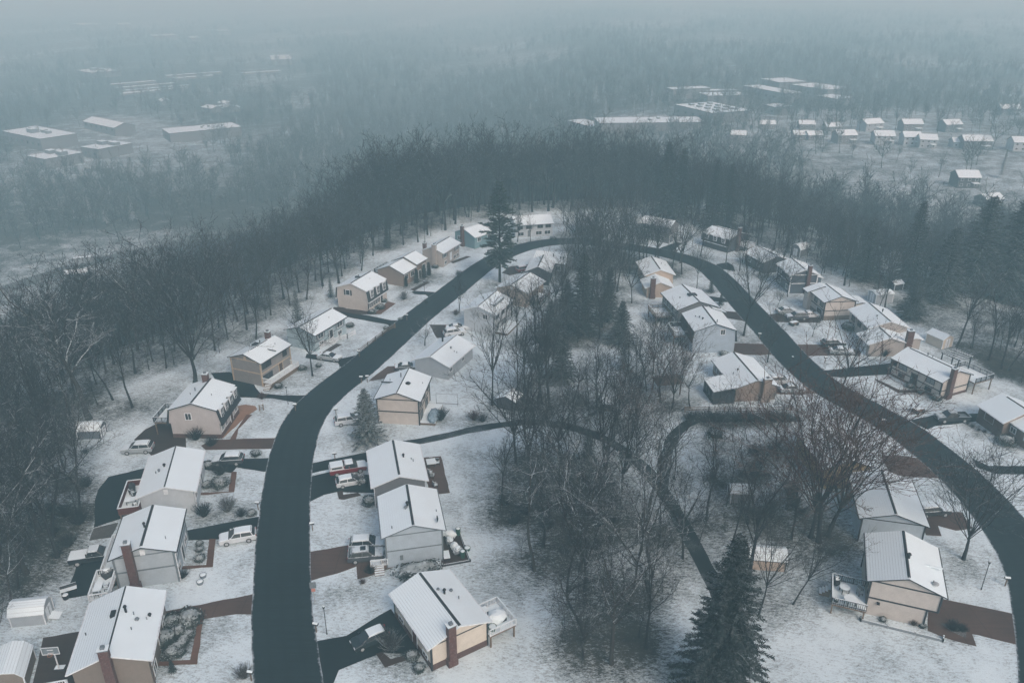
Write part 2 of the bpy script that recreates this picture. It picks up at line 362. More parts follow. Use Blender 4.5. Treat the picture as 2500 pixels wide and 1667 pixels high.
SHEETS = [
 ('driveway', 7, [(1040, 1100), (1130, 1082), (1715, 968), (1720, 1108), (1590, 1105), (1365, 1140), (1100, 1135)], Z1_, 'brown_pave'),
 ('walkway', 7, [(1368, 1130), (1328, 1140), (1277, 1412), (1040, 1425), (1035, 1455), (1325, 1443)], Z2_, 'brown_walk'),
 ('driveway', 7, [(1180, 560), (1235, 548), (1740, 450), (1790, 445), (1790, 615), (1490, 602), (1235, 612), (1180, 620)], Z1_, 'asphalt_new'),
 ('walkway', 7, [(1450, 600), (1405, 600), (1385, 775), (1190, 785), (1195, 808), (1430, 790)], Z2_, 'brown_walk'),
 ('driveway', 7, [(1300, 80), (1640, 62), (1870, 55), (1860, 140), (1770, 150), (1590, 120), (1555, 158), (1300, 125)], Z1_, 'asphalt_new'),
 ('walkway', 7, [(1590, 150), (1555, 150), (1535, 283), (1340, 292), (1342, 308), (1572, 287)], Z2_, 'brown_walk'),
 ('parking_pad', 7, [(730, 183), (975, 125), (1060, 90), (1000, 420), (795, 470), (630, 525), (640, 330), (660, 270)], Z1_, 'asphalt_new'),
 ('parking_pad', 7, [(630, 530), (795, 490), (745, 590), (600, 612)], Z1_, 'gravel'),
 ('parking_pad', 7, [(515, 770), (760, 690), (860, 760), (820, 900), (595, 975), (420, 1005), (470, 900), (500, 830)], Z1_, 'asphalt_new'),
 ('parking_pad', 7, [(290, 1262), (530, 1222), (640, 1250), (560, 1568), (430, 1640), (215, 1600)], Z1_, 'dark_brown'),
 ('driveway', 4, [(1420, 1440), (1510, 1438), (1905, 1425), (1890, 1500), (1830, 1500), (1380, 1508), (1350, 1480)], Z1_, 'brown_pave'),
 ('parking_pad', 4, [(975, 1370), (1120, 1300), (1250, 1330), (1250, 1500), (1160, 1510), (1015, 1545), (900, 1440)], Z1_, 'dark_brown'),
 ('driveway', 4, [(1415, 992), (1540, 985), (1680, 1040), (1750, 1128), (1900, 1142), (2110, 1140), (2160, 1140), (2060, 1250), (1985, 1190), (1830, 1162), (1610, 1155), (1500, 1110)], Z1_, 'asphalt_new'),
 ('garden_bed', 4, [(1600, 1212), (1650, 1203), (1715, 1213), (1728, 1235), (1640, 1298), (1500, 1428), (1455, 1428), (1590, 1250)], Z1_, 'mulch'),
 ('walkway', 4, [(1655, 1272), (1695, 1272), (1600, 1370), (1585, 1437), (1545, 1437)], Z2_, 'brown_walk'),
 ('driveway', 4, [(2060, 862), (2140, 870), (2290, 895), (2400, 870), (2440, 905), (2310, 985), (2270, 925), (2130, 905), (2050, 890)], Z1_, 'asphalt_new'),
 ('walkway', 4, [(2160, 856), (2195, 862), (2300, 800), (2258, 795)], Z2_, 'dark_brown'),
 ('driveway', 5, [(-60, 765), (0, 800), (330, 862), (400, 880), (500, 830), (350, 832), (200, 800), (130, 790), (20, 742), (-40, 742)], Z1_, 'asphalt_new'),
 ('driveway', 5, [(-40, 742), (200, 772), (280, 790), (130, 792), (20, 775), (-60, 768)], Z2_, 'dark_brown'),
 ('walkway', 5, [(275, 790), (375, 718), (320, 705), (235, 785)], Z2_ + .01, 'brown_walk'),
 ('driveway', 5, [(480, 640), (500, 633), (700, 645), (740, 655), (640, 705), (575, 660), (500, 655)], Z1_, 'asphalt_new'),
 ('walkway', 5, [(500, 635), (470, 625), (580, 570), (605, 575)], Z2_, 'dark_brown'),
 ('walkway', 5, [(760, 450), (880, 405), (850, 400), (740, 440)], Z2_, 'dark_brown'),
 ('driveway', 5, [(320, 1140), (500, 1130), (520, 1160), (430, 1172), (300, 1222), (190, 1240), (250, 1190)], Z1_, 'brown_pave'),
 ('driveway', 5, [(600, 860), (740, 860), (850, 890), (830, 935), (650, 950)], Z1_, 'dark_brown'),
 ('driveway', 8, [(150, 95), (330, 60), (560, 15), (570, 75), (400, 115), (290, 132), (140, 168)], Z1_, 'asphalt_new'),
 ('driveway', 8, [(140, 188), (290, 150), (560, 170), (600, 290), (480, 290), (340, 285), (250, 305), (140, 360)], Z1_, 'asphalt_new'),
 ('walkway', 8, [(338, 285), (375, 275), (380, 305), (480, 290), (500, 310), (385, 338), (350, 335)], Z2_, 'dark_brown'),
 ('driveway', 8, [(135, 690), (430, 640), (640, 640), (720, 680), (720, 790), (560, 850), (475, 872), (468, 785), (340, 832), (230, 860), (135, 890)], Z1_, 'brown_pave'),
 ('patio', 8, [(905, 55), (1035, 45), (1097, 292), (960, 305)], Z1_, 'brown_pave'),
 ('patio', 8, [(1035, 570), (1160, 562), (1225, 750), (1035, 780)], Z1_, 'dark_brown'),
 ('driveway', 8, [(170, 1285), (195, 1287), (400, 1250), (560, 1150), (700, 1070), (800, 1200), (900, 1320), (880, 1375), (640, 1362), (600, 1380), (350, 1480), (280, 1640), (150, 1640), (160, 1450)], Z1_, 'asphalt_new'),
 ('walkway', 8, [(598, 1372), (640, 1358), (700, 1408), (880, 1350), (900, 1385), (660, 1465)], Z2_, 'dark_brown'),
 ('driveway', 9, [(1700, 985), (1780, 1000), (2290, 1108), (2330, 1110), (2420, 1345), (2030, 1245), (1990, 1240), (2020, 1322), (1800, 1262), (1690, 1215)], Z1_, 'brown_pave'),
 ('garden_bed', 9, [(1775, 1168), (1905, 1176), (1953, 1222), (1948, 1268), (1850, 1225)], Z2_ + .02, 'gravel'),
 ('driveway', 9, [(1640, 460), (1760, 418), (1920, 420), (1990, 530), (1880, 545), (1760, 512), (1785, 582), (1680, 575)], Z1_, 'brown_pave'),
 ('driveway', 9, [(1380, 40), (1500, 40), (1650, 62), (1800, 130), (1790, 195), (1740, 192), (1520, 180), (1430, 150)], Z1_, 'brown_pave'),
 ('driveway', 9, [(1990, 60), (2100, 110), (2400, 112), (2400, 170), (2150, 165), (2020, 120)], Z1_, 'asphalt_new'),
 ('driveway', 6, [(380, 790), (610, 798), (700, 850), (660, 868), (560, 872), (380, 868)], Z1_, 'brown_pave'),
 ('driveway', 6, [(120, 462), (330, 490), (420, 520), (300, 515), (160, 505)], Z1_, 'asphalt_new'),
 ('driveway', 6, [(300, 575), (405, 582), (480, 620), (470, 650), (440, 640), (330, 622)], Z1_, 'dark_brown'),
 ('driveway', 6, [(800, 800), (1010, 800), (1240, 840), (1240, 880), (1160, 872), (880, 878)], Z1_, 'brown_pave'),
 ('driveway', 6, [(600, 605), (690, 590), (900, 585), (980, 620), (970, 655), (840, 655), (660, 650)], Z1_, 'dark_brown'),
 ('driveway', 6, [(980, 975), (1100, 965), (1440, 925), (1500, 960), (1440, 1000), (1100, 1022), (1000, 1010)], Z1_, 'asphalt_new'),
 ('walkway', 6, [(1335, 1028), (1500, 1105), (1620, 1108), (1625, 1125), (1495, 1127), (1345, 1045)], Z2_, 'dark_brown'),
 ('driveway', 6, [(1560, 1300), (1600, 1303), (1760, 1268), (2060, 1262), (2060, 1310), (1980, 1322), (1740, 1348), (1690, 1372), (1620, 1340)], Z1_, 'asphalt_new'),
 ('driveway', 6, [(640, 1055), (690, 1060), (870, 1068), (920, 1090), (960, 1125), (830, 1138), (640, 1130)], Z1_, 'tan_pave'),
 ('driveway', 6, [(270, 262), (350, 250), (385, 270), (400, 310), (290, 292)], Z1_, 'asphalt_new'),
 ('driveway', 5, [(2120, 360), (2170, 338), (2260, 308), (2300, 312), (2200, 395), (2140, 400)], Z1_, 'asphalt_new'),
 ('driveway', 5, [(1085, 512), (1140, 470), (1260, 455), (1290, 490), (1210, 512), (1140, 530)], Z1_, 'dark_brown'),
]
for n, t, pts, z, m in SHEETS:
    sheet(n, pts, z + rnd.uniform(0, .008), M[m], t=t)
# ------------------------------------------------------------------ houses
HOUSES = {}
NR = {'R': (0, -1), 'L': (0, 1), 'N': (-1, 0), 'F': (1, 0)}
class House:
    def __init__(s, key, c, a, L, W, he, hr, label, wall, cat='house', name='house', oh=.45, group=None):
        s.L, s.W, s.he, s.hr, s.oh, s.wall = L, W, he, hr, oh, wall
        s.e = empty(name, (c[0], c[1], 0), math.radians(a), label, cat, group); HOUSES[key] = s
        s.hw = W / 2 - oh; s.hl = L / 2 - .3
    def zr(s, y): return s.hr - (s.hr - s.he) * abs(y) / (s.W / 2)
    def body(s, roofL='roof_snow', roofR='roof_snow', fascia='p_dark', ridge=(-.95, .95), insetR=0, base=None, bh=.7, x0=None, x1=None, cy=0, L=None, W=None, he=None, hr=None, wall=None, cx=0, cut=2.5, vol=False, ridge_w=.17):
        L = L or s.L; W = W or s.W; he = he or s.he; hr = hr or s.hr; o = s.oh if W > 3 else .2
        hw = W / 2 - o; hl = L / 2 - .3; sl = (hr - he) / (W / 2); t = .16
        zw = he + sl * o - t - .02
        prof = [(-hw, 0 if not insetR else cut), (-hw, zw), (0, hr - t - .03), (hw, zw), (hw, -.15)]
        if insetR: prof = [(-hw + insetR, -.15), (-hw + insetR, cut), (-hw, cut)] + prof[1:]
        else: prof[0] = (-hw, -.15)
        prof = [(y + cy, z) for y, z in reversed(prof)]
        MB().prism_x([(y, z) for y, z in prof][::-1], cx - hl, cx + hl).build('wall', M['s_' + (wall or s.wall)], s.e)
        rp = [(-W / 2 + cy, he), (-W / 2 + cy, he - t), (cy, hr - t), (W / 2 + cy, he - t), (W / 2 + cy, he), (cy, hr)]
        MB().prism_x(rp, cx - L / 2, cx + L / 2, 2, [2, 2, 2, 2, 0, 1]).build('roof', [M[roofL], M[roofR], M[fascia]], s.e)
        if ridge:
            b = MB(); a0, a1 = cx + ridge[0] * L / 2, cx + ridge[1] * L / 2
            rw = ridge_w
            b.prism_x([(cy - rw, hr - sl * rw - .05), (cy + rw, hr - sl * rw - .05), (cy + rw, hr - sl * rw + .03), (cy, hr + .05), (cy - rw, hr - sl * rw + .03)], a0, a1, 0)
            b.build('ridge_vent', M['p_dark'], s.e)
        if base:
            q = .06
            MB().box(cx - hl - q, cx + hl + q, cy - hw - q + insetR, cy + hw + q, -.15, bh).build('foundation', M[base], s.e)
        for sg in (-1, 1):
            g = MB(); g.prism_x([(cy + sg * W / 2 - .06 + sg * .07, he - .15), (cy + sg * W / 2 + .06 + sg * .07, he - .15), (cy + sg * W / 2 + .06 + sg * .07, he - .02), (cy + sg * W / 2 - .06 + sg * .07, he - .02)], cx - L / 2, cx + L / 2)
            g.build('gutter', M[fascia], s.e)
        return s
    def trim(s, m='p_dark', band=2.5, gable=True, w=.17, corners=True, insetR=0):
        hw, hl = s.hw, s.hl; q = .035; zt = s.he + (s.hr - s.he) / (s.W / 2) * s.oh - .2
        if band: MB().box(-hl - q, hl + q, -hw - q, hw + q, band - w * .6, band + w * .6).build('trim', M[m], s.e)
        for x in (-1, 1):
            if gable: MB().box(x * hl - q, x * hl + q, -hw, hw, zt - w * .5, zt + w * .5).build('trim', M[m], s.e)
            for y in (-1, 1) if corners else ():
                MB().box(x * hl - w / 2 - .02, x * hl + w / 2 + .02, y * hw - w / 2 - .02, y * hw + w / 2 + .02, (band if insetR and y < 0 else -.1), zt - .01).build('corner_board', M[m], s.e)
            if insetR: MB().box(x * hl - w / 2 - .02, x * hl + w / 2 + .02, -hw + insetR - w / 2, -hw + insetR + w / 2, -.1, band).build('corner_board', M[m], s.e)
        return s
    def window(s, side, u, z, w=1.2, h=1.1, frame='p_white', pane='glass', shut=None, off=0, hw=None, mull=1):
        nx, ny = NR[side]; d = (s.hl if nx else (hw or s.hw)) + off
        def bx(b, u0, u1, z0, z1, t0, t1):
            if nx: b.box(min(nx * (d + t0), nx * (d + t1)), max(nx * (d + t0), nx * (d + t1)), u0, u1, z0, z1)
            else: b.box(u0, u1, min(ny * (d + t0), ny * (d + t1)), max(ny * (d + t0), ny * (d + t1)), z0, z1)
            return b
        b = MB(); f = .1
        bx(b, u - w / 2 - f, u - w / 2, z - h / 2 - f, z + h / 2 + f, -.05, .07); bx(b, u + w / 2, u + w / 2 + f, z - h / 2 - f, z + h / 2 + f, -.05, .07)
        bx(b, u - w / 2, u + w / 2, z - h / 2 - f, z - h / 2, -.05, .07); bx(b, u - w / 2, u + w / 2, z + h / 2, z + h / 2 + f, -.05, .07)
        for k in range(mull):
            uu = u - w / 2 + w * (k + 1) / (mull + 1); bx(b, uu - .03, uu + .03, z - h / 2, z + h / 2, -.04, .055)
        o = b.build('window', M[frame], s.e)
        bx(MB(), u - w / 2, u + w / 2, z - h / 2, z + h / 2, -.03, .03).build('pane', M[pane], o)
        if shut:
            for q in (-1, 1):
                b = MB(); bx(b, u + q * (w / 2 + .33) - .2, u + q * (w / 2 + .33) + .2, z - h / 2 - .08, z + h / 2 + .08, -.02, .05); b.build('shutter', M[shut], o)
        return s
    def row(s, side, us, z, **k):
        for u in us: s.window(side, u, z, **k)
        return s
    def door(s, side, u, z=0, m='p_dark', w=1.0, h=2.05, frame='p_white', off=0):
        nx, ny = NR[side]; d = (s.hl if nx else s.hw) + off; b = MB(); c = MB(); k = MB()
        def bx(b, u0, u1, z0, z1, t0, t1):
            if nx: b.box(min(nx * (d + t0), nx * (d + t1)), max(nx * (d + t0), nx * (d + t1)), u0, u1, z0, z1)
            else: b.box(u0, u1, min(ny * (d + t0), ny * (d + t1)), max(ny * (d + t0), ny * (d + t1)), z0, z1)
        bx(b, u - w / 2, u + w / 2, z, z + h, -.02, .04); o = b.build('door', M[m], s.e)
        bx(c, u - w / 2 - .12, u - w / 2, z, z + h + .12, -.02, .07); bx(c, u + w / 2, u + w / 2 + .12, z, z + h + .12, -.02, .07); bx(c, u - w / 2, u + w / 2, z + h, z + h + .12, -.02, .07)
        c.build('frame', M[frame], o); bx(k, u + w / 2 - .16, u + w / 2 - .08, z + .95, z + 1.1, .04, .09); k.build('handle', M['p_metal'], o); return s
    def garage(s, side, u, w=2.6, h=2.1, m='p_white', off=0):
        return s.door(side, u, 0, m, w, h, off=off)
    def chimney(s, x, y, top, w=.95, d=.7, m='brick', z0=-.1, label=None):
        b = MB(); b.box(x - d / 2, x + d / 2, y - w / 2, y + w / 2, z0, top)
        if z0 < 0: b.box(x - d / 2 + .03, x + d / 2 - .03, y - w / 2 - .14, y + w / 2 + .14, z0, 1.0); 
        c = b.build('chimney', M[m], s.e)
        k = MB(); k.box(x - d / 2 - .08, x + d / 2 + .08, y - w / 2 - .08, y + w / 2 + .08, top, top + .12, 0, 1); k.box(x - .2, x + .2, y - .2, y + .2, top + .12, top + .4, 0)
        k.build('chimney_cap', [M['p_grey'], M['snow']], c); return s
    def vents(s, pts):
        for i, (x, y, h, r) in enumerate(pts):
            z = s.zr(y); b = MB(); b.tube([(x, y, z - .1), (x, y, z + h)], r, 7)
            if r > .1: b.tube([(x, y, z + h), (x, y, z + h + .16)], [r * 1.7, r * 1.1], 8)
            b.build('vent_pipe', M['p_black' if i % 2 == 0 else 'p_grey'], s.e)
        return s
    def louvre(s, side='N', u=0, m='p_white'):
        nx = NR[side][0]; d = s.hl; b = MB(); b.box(min(nx * d, nx * (d + .06)), max(nx * d, nx * (d + .06)), u - .28, u + .28, s.hr - 1.35, s.hr - .6)
        b.build('gable_vent', M[m], s.e); return s
    def downspout(s, x, y, m='p_white'):
        b = MB(); b.tube([(x, y * 1.0 + (.3 if y > 0 else -.3), s.he - .15), (x, y, s.he - .5), (x, y, .1)], .06, 5); b.build('downspout', M[m], s.e); return s
    def deck(s, x0, x1, y0, y1, z, rail='p_white', floor='d_wood', solid=False, skip=(), post='p_wood', h=.95):
        f = MB(); f.box(x0, x1, y0, y1, z - .22, z, 0, 1); 
        for x in (x0 + .15, x1 - .15):
            for y in (y0 + .15, y1 - .15): f.box(x - .08, x + .08, y - .08, y + .08, -.1, z - .22)
        if z < .9: f.box(x0 + .05, x1 - .05, y0 + .05, y1 - .05, -.1, z - .22)
        d = f.build('deck', [M[post], M[floor]], s.e); r = MB()
        for sd, (ax, ay, bx_, by) in dict(a=(x0, y0, x1, y0), b=(x1, y0, x1, y1), c=(x1, y1, x0, y1), d=(x0, y1, x0, y0)).items():
            if sd in skip: continue
            L = math.hypot(bx_ - ax, by - ay); an = math.atan2(by - ay, bx_ - ax); c = ((ax + bx_) / 2, (ay + by) / 2)
            r.rbox(c, an, L / 2 + .06, .07, z + h - .06, z + h + .02, 0, 1)
            if solid: r.rbox(c, an, L / 2, .03, z - .1, z + h - .06, 2)
            else:
                r.rbox(c, an, L / 2, .03, z + .1, z + .17)
                n = max(3, int(L / .22))
                for k in range(n + 1):
                    t = k / n; q = .05 if k % 6 == 0 else .022
                    r.rbox((ax + (bx_ - ax) * t, ay + (by - ay) * t), an, q, q, z, z + h - .06)
        if r.v: r.build('railing', [M[rail], M['snow'], M['d_redwood']], d)
        return s
    def steps(s, x, y, dx, dy, z, n=4, w=1.2):
        b = MB(); L = math.hypot(dx, dy); ux, uy = dx / L, dy / L; an = math.atan2(dy, dx)
        for k in range(n):
            zz = z * (n - k) / (n + 1); b.rbox((x + ux * (.15 + .3 * k), y + uy * (.15 + .3 * k)), an, .15, w / 2, -.05, zz, 0, 1)
        b.build('steps', [M['p_wood'], M['snow']], s.e); return s
    def gambrel(s, zl=2.5, out=.35, roofm='roof_snow', fascia='p_white', dorm=(), side='R', ridge=(-.97, .97), base=None):
        W, L, he, hr = s.W, s.L, s.he, s.hr; t = .16; hl = s.hl
        prof = [(-W / 2 + .05, -.15), (W / 2 - .05, -.15), (W / 2 - .05, zl), (W / 2 + out - .2, zl), (W / 2 - .2, he - .1), (0, hr - t - .03), (-W / 2 + .2, he - .1), (-W / 2 - out + .2, zl), (-W / 2 + .05, zl)]
        MB().prism_x(prof, -hl, hl).build('wall', M['s_' + s.wall], s.e)
        rp = [(-W / 2, he), (-W / 2, he - t), (0, hr - t), (W / 2, he - t), (W / 2, he), (0, hr)]
        r = MB().prism_x(rp, -L / 2, L / 2, 2, [2, 2, 2, 2, 0, 0])
        for sg in (-1, 1):
            p = [(sg * (W / 2 - .16), he - .12), (sg * (W / 2 + out - .1), zl - .05), (sg * (W / 2 + out + .08), zl - .05), (sg * (W / 2 - .02), he - .12)]
            if sg < 0: p = p[::-1]
            r.prism_x(p[::-1], -L / 2 + .05, L / 2 - .05, 3)
            e = [(sg * (W / 2 + out - .2), zl - .25), (sg * (W / 2 + out + .14), zl - .25), (sg * (W / 2 + out + .14), zl - .05), (sg * (W / 2 + out - .2), zl - .05)]
            r.prism_x(e if sg > 0 else e[::-1], -L / 2 + .02, L / 2 - .02, 2)
        ro = r.build('roof', [M[roofm], M[roofm], M[fascia], M['shingle']], s.e)
        sg = -1 if side == 'R' else 1
        for x in dorm:
            zc0, zc1 = zl + .55, he - .15; y0 = sg * (W / 2 - .3); y1 = sg * (W / 2 + .32)
            d = MB().box(x - .62, x + .62, min(y0, y1), max(y0, y1), zc0, zc1, 0).build('dormer', [M['p_white']], s.e)
            k = MB(); yy = sorted((y0 - sg * .3, y1 + sg * .12)); k.box(x - .74, x + .74, yy[0], yy[1], zc1, zc1 + .14, 1, 0); k.build('dormer_roof', [M['snow'], M['p_white']], d)
            g = MB(); yy = sorted((y1, y1 + sg * .03)); g.box(x - .42, x + .42, yy[0], yy[1], zc0 + .2, zc1 - .15); g.build('pane', M['glass'], d)
            q = MB(); yy = sorted((y1, y1 + sg * .05)); q.box(x - .03, x + .03, yy[0], yy[1], zc0 + .2, zc1 - .15); zz = (zc0 + zc1) / 2; q.box(x - .42, x - .03, yy[0], yy[1], zz - .03, zz + .03); q.box(x + .03, x + .42, yy[0], yy[1], zz - .03, zz + .03)
            q.build('frame', M['p_white'], d)
        if ridge: MB().prism_x([(-.16, hr - .08), (.16, hr - .08), (.16, hr), (0, hr + .05), (-.16, hr)], ridge[0] * L / 2, ridge[1] * L / 2).build('ridge_vent', M['p_dark'], s.e)
        if base: MB().box(-hl - .05, hl + .05, -W / 2 - .0, W / 2 + .0, -.15, .75).build('foundation', M[base], s.e)
        return s
    def at(s, x, y, z=0):
        a = s.e.rotation_euler[2]; c, n = math.cos(a), math.sin(a)
        return (s.e.location[0] + x * c - y * n, s.e.location[1] + x * n + y * c, z)
    @property
    def rot(s): return s.e.rotation_euler[2]

def H(key, c, a, L, W, he, hr, label, wall, **k): return House(key, c, a, L, W, he, hr, label, wall, **k)
# --- street on the left
h = H('H1', (-42.5, 65.5), 104.1, 10.7, 8.1, 3.85, 5.41, 'brown sided house with a brick end chimney and a bed of clipped shrubs', 'brown')
h.body('roof_streak', 'roof_snow', 'p_white', (-.9, .98), ridge_w=.09).chimney(-5.45, .1, 6.5).vents([(1.2, -.7, .75, .13), (.9, -1.5, .45, .05), (1.0, -3.0, .2, .13), (.4, -2.8, .35, .05), (-1.3, -1.6, .35, .05), (0.2, -1.9, .12, .16), (-.3, 3.2, .35, .05)])
h.row('R', (-3.6, -.6, 3.2), 2.9, w=1.5, h=1.2).row('R', (-3.4, 3.1), 1.0, w=1.3).door('R', .4, 0, 'p_redwood').downspout(-5.0, -3.75, 'p_brown')
MB().box(.6, 1.5, .3, .8, 5.0, 5.45).build('attic_fan', M['p_black'], h.e)
h.deck(-7.2, -5.2, 4.2, 6.4, 2.2, 'p_white', 'd_wood')
h = H('H2', (-45.5, 80.8), 103.2, 8.8, 7.7, 4.75, 6.05, 'pale grey house with dark grey trim boards and a tall brick chimney on its gable', 'whitegrey')
h.body('roof_snow', 'roof_snow', 'p_dark', (-.93, .98)).trim('p_grey').chimney(-4.45, 1.5, 6.9).vents([(-2.4, 2.6, .4, .05), (-2.2, -2.4, .4, .05), (-.2, .25, .55, .12)]).louvre('N', 0)
h.row('R', (-3, 0, 2.8), 3.75, w=1.5, h=1.1).row('R', (-2.8, 2.7), 1.15, w=1.4, h=.9).door('R', .2, 0, 'p_dark').downspout(-4.2, -3.6, 'p_white')
h.deck(-8.0, -3.6, 3.5, 5.6, 2.1, 'p_white', 'd_white').deck(-3.4, 3.2, 3.5, 5.2, 2.1, 'p_white', 'd_white', skip=('d',))
h = H('H3', (-48.6, 95.7), 103.2, 10.8, 7.8, 3.7, 5.0, 'white sided house with white gutters and a red brown deck behind, bushes at its front', 'white')
h.body('roof_snow', 'roof_snow', 'p_white', (-.98, .98), ridge_w=.1).vents([(-.6, 1.9, .35, .05), (-.4, 1.5, .25, .12), (.5, .9, .3, .14)]).louvre('N', .0, 'p_white').downspout(-5.2, 3.6).downspout(-5.2, -3.6)
h.row('R', (-3.5, 0, 3.6), 2.3, w=1.4, h=1.2).door('R', 1.7, 0, 'p_grey')
h.deck(-6.3, .4, 3.5, 6.1, 2.2, 'p_white', 'd_white', solid=True)
h = H('H4', (-51.0, 115.5), 88.5, 8.9, 8.0, 5.3, 6.6, 'warm white gambrel house with dark shingle front dormers, white eaves and a brick base', 'warmwhite')
h.gambrel(2.75, .45, dorm=(-3.1, -1.05, 1.05, 3.1), fascia='p_dark', base='brick_base').chimney(3.7, .6, 7.7, .9, .9, z0=4).vents([(-.6, 1.6, .35, .05), (.5, 1.2, .6, .1), (-.6, -1.9, .3, .05)])
h.window('N', .9, 4.0, .9, 1.1).row('R', (-3.2, -1.5, 3.0), 1.7, w=.8, h=1.3, off=.4, hw=4.0 - .45).door('R', .9, .4, 'p_brown', off=.42)
h.deck(-3.4, 1.3, 3.9, 7.1, 2.4, 'p_dark', 'd_white')
h = H('H5', (-47.0, 134.5), 67.4, 9.1, 7.5, 4.8, 6.1, 'grey house with pale tan trim boards and a long front porch deck', 'greytan')
h.body('roof_snow', 'roof_snow', 'p_dark', (-.55, .5), ridge_w=.1).trim('p_tan', insetR=0).chimney(3.3, .6, 7.2, z0=4).vents([(.9, .6, .6, .1), (2.2, -1.8, .35, .05)]).louvre('N', 0, 'p_tan')
h.row('R', (-3.2, -1.9, 2.7), 3.8, w=1.05, h=1.1, frame='p_dark').row('R', (-3.3, -1.9), 1.3, w=1.1, h=1.2, frame='p_dark').door('R', 1.2, .3, 'p_brown', frame='p_tan')
MB().box(-.3, .8, .5, 1.6, 6.0 - .35, 6.02).build('roof_patch', M['p_dark'], h.e)
MB().rbox((0, -1.85), PI / 2, 1.85, .08, 5.35, 5.5).build('roof_step', M['p_dark'], h.e)
h.deck(-4.2, 4.0, -5.2, -3.35, .8, 'p_white', 'd_wood', skip=('c',)).steps(-4.2, -4.6, -1, -.2, .8).deck(-1.5, 2.0, 3.4, 5.6, 2.2, 'p_dark', 'd_white')
h = H('H6', (-40.2, 150.3), 65.4, 10.9, 7.7, 3.7, 4.95, 'light blue house behind a white picket fence and a split rail fence', 'lightblue')
h.body('roof_snow', 'roof_snow', 'p_dark', (-.98, .98)).trim('p_grey', 2.0, False, .12, False).row('R', (-3.2, 3.2), 2.75, w=1.7, h=.95, shut='p_grey').door('R', .2, .5, 'p_dark', 1.1, 2.2).row('R', (-3.2, 3.0), 1.0, w=1.2, h=.8).vents([(2, -1.8, .3, .05)])
h = H('H7', (-34.3, 170.6), 68.5, 8.9, 8.0, 4.95, 6.35, 'beige gambrel house with three white dormers in a black shingle front', 'beige')
h.gambrel(2.35, .3, dorm=(-2.7, 0, 2.7)).vents([(.5, 1.0, .6, .1), (1.0, -1.7, .25, .05)]).window('N', 1.1, 3.9, .95, 1.15, shut='p_dark', mull=0)
h.row('R', (-3.5, -2.6, -1.7, -.8, .1), 1.35, w=.42, h=1.3, off=.4, shut='p_dark', mull=0).door('R', 1.7, .1, 'p_dark', off=.4)
MB().box(-.2, .4, .4, 1.5, 6.0, 6.33).build('roof_patch', M['p_dark'], h.e)
h = H('H8', (-28.4, 185.3), 65.5, 6.2, 8.1, 3.3, 4.94, 'tan house of two stepped roofs with column evergreens along its front', 'tan')
h.body(ridge=(-.98, .98), fascia='p_grey', ridge_w=.08).body(cx=5.6, cy=-.45, L=5.4, W=7.4, he=3.9, hr=5.45, fascia='p_grey', ridge=(-.98, .98), ridge_w=.08).row('R', (-1.4, 1.4), 2.0, w=1.5, h=1.2).window('R', 6.3, 2.4, 1.3, 1.2, off=.45).door('R', 4.2, 0, off=.45)
h.deck(-.5, 5, 3.6, 6.2, 1.6, 'p_dark', 'd_white')
h = H('H9', (-18.7, 200.9), 66.5, 10.0, 6.8, 3.9, 5.2, 'pale shuttered house with a sided chimney, beyond the tan stepped house', 'palewood')
h.body(fascia='p_white', ridge=(-.98, .98)).chimney(-5.1, -.8, 5.9, 1.1, .7, 's_palewood').row('R', (-3.4, 3.3), 2.9, w=1.5, h=1, shut='p_dark').door('R', -.2, .6, 'p_white').row('R', (-3.2, 1.9, 3.6), .9, w=1.1, h=.8).vents([(-1.2, .9, .35, .06)])
h.chimney(-4.0, 2.6, 5.6, .8, .8, 'brick', z0=2)
h = H('H10', (-10.6, 216.0), 48, 8.2, 8.6, 3.5, 5.15, 'small blue house with a dark chimney, half hidden by the tall pine', 'blue')
h.body(fascia='p_white', ridge=None).chimney(-4.2, .5, 5.8, .9, .7, 'brick').row('R', (-2, 2), 2.4).window('N', 2, 2)
h = H('H11', (5.6, 225.6), -165.8, 11.6, 7.4, 3.65, 5.5, 'white two level house with dark windows facing the end of the street', 'white')
h.body(fascia='p_grey', ridge=None).row('L', (-4.2, -1.8, 1.6, 4.2), 3.0, w=1.5, h=1.1, frame='p_grey').row('L', (-4, -1.4, 4), 1.0, w=1.7, h=1.0).door('L', 1.5, 0, 'p_grey')
h = H('H12', (22.4, 226.5), 179.8, 7.4, 8.0, 3.2, 4.7, 'grey house hidden among bare crowns at the far bend of the street', 'midgrey')
h.body(fascia='p_dark', ridge=None).row('L', (-2, 1.5), 1.9)
h = H('H13', (42.1, 220.7), 144.3, 9.8, 6.8, 4.6, 6.05, 'grey two storey house with garage doors in its gable at the far bend', 'midgrey')
h.body(fascia='p_dark', ridge=None).row('L', (-1.5, 2.5), 3.6, w=1.7, h=1.1).row('L', (-2.2, ), 1.2, w=1.7).door('L', .5, 0).garage('N', -1.4, 2.2, 2.1, 'p_grey').garage('N', 1.4, 2.2, 2.1, 'p_grey').vents([(.5, .8, .4, .08)])
MB().rbox((.1, 1.7), PI / 2, 1.65, .07, 5.25, 5.42).build('roof_step', M['p_dark'], h.e)
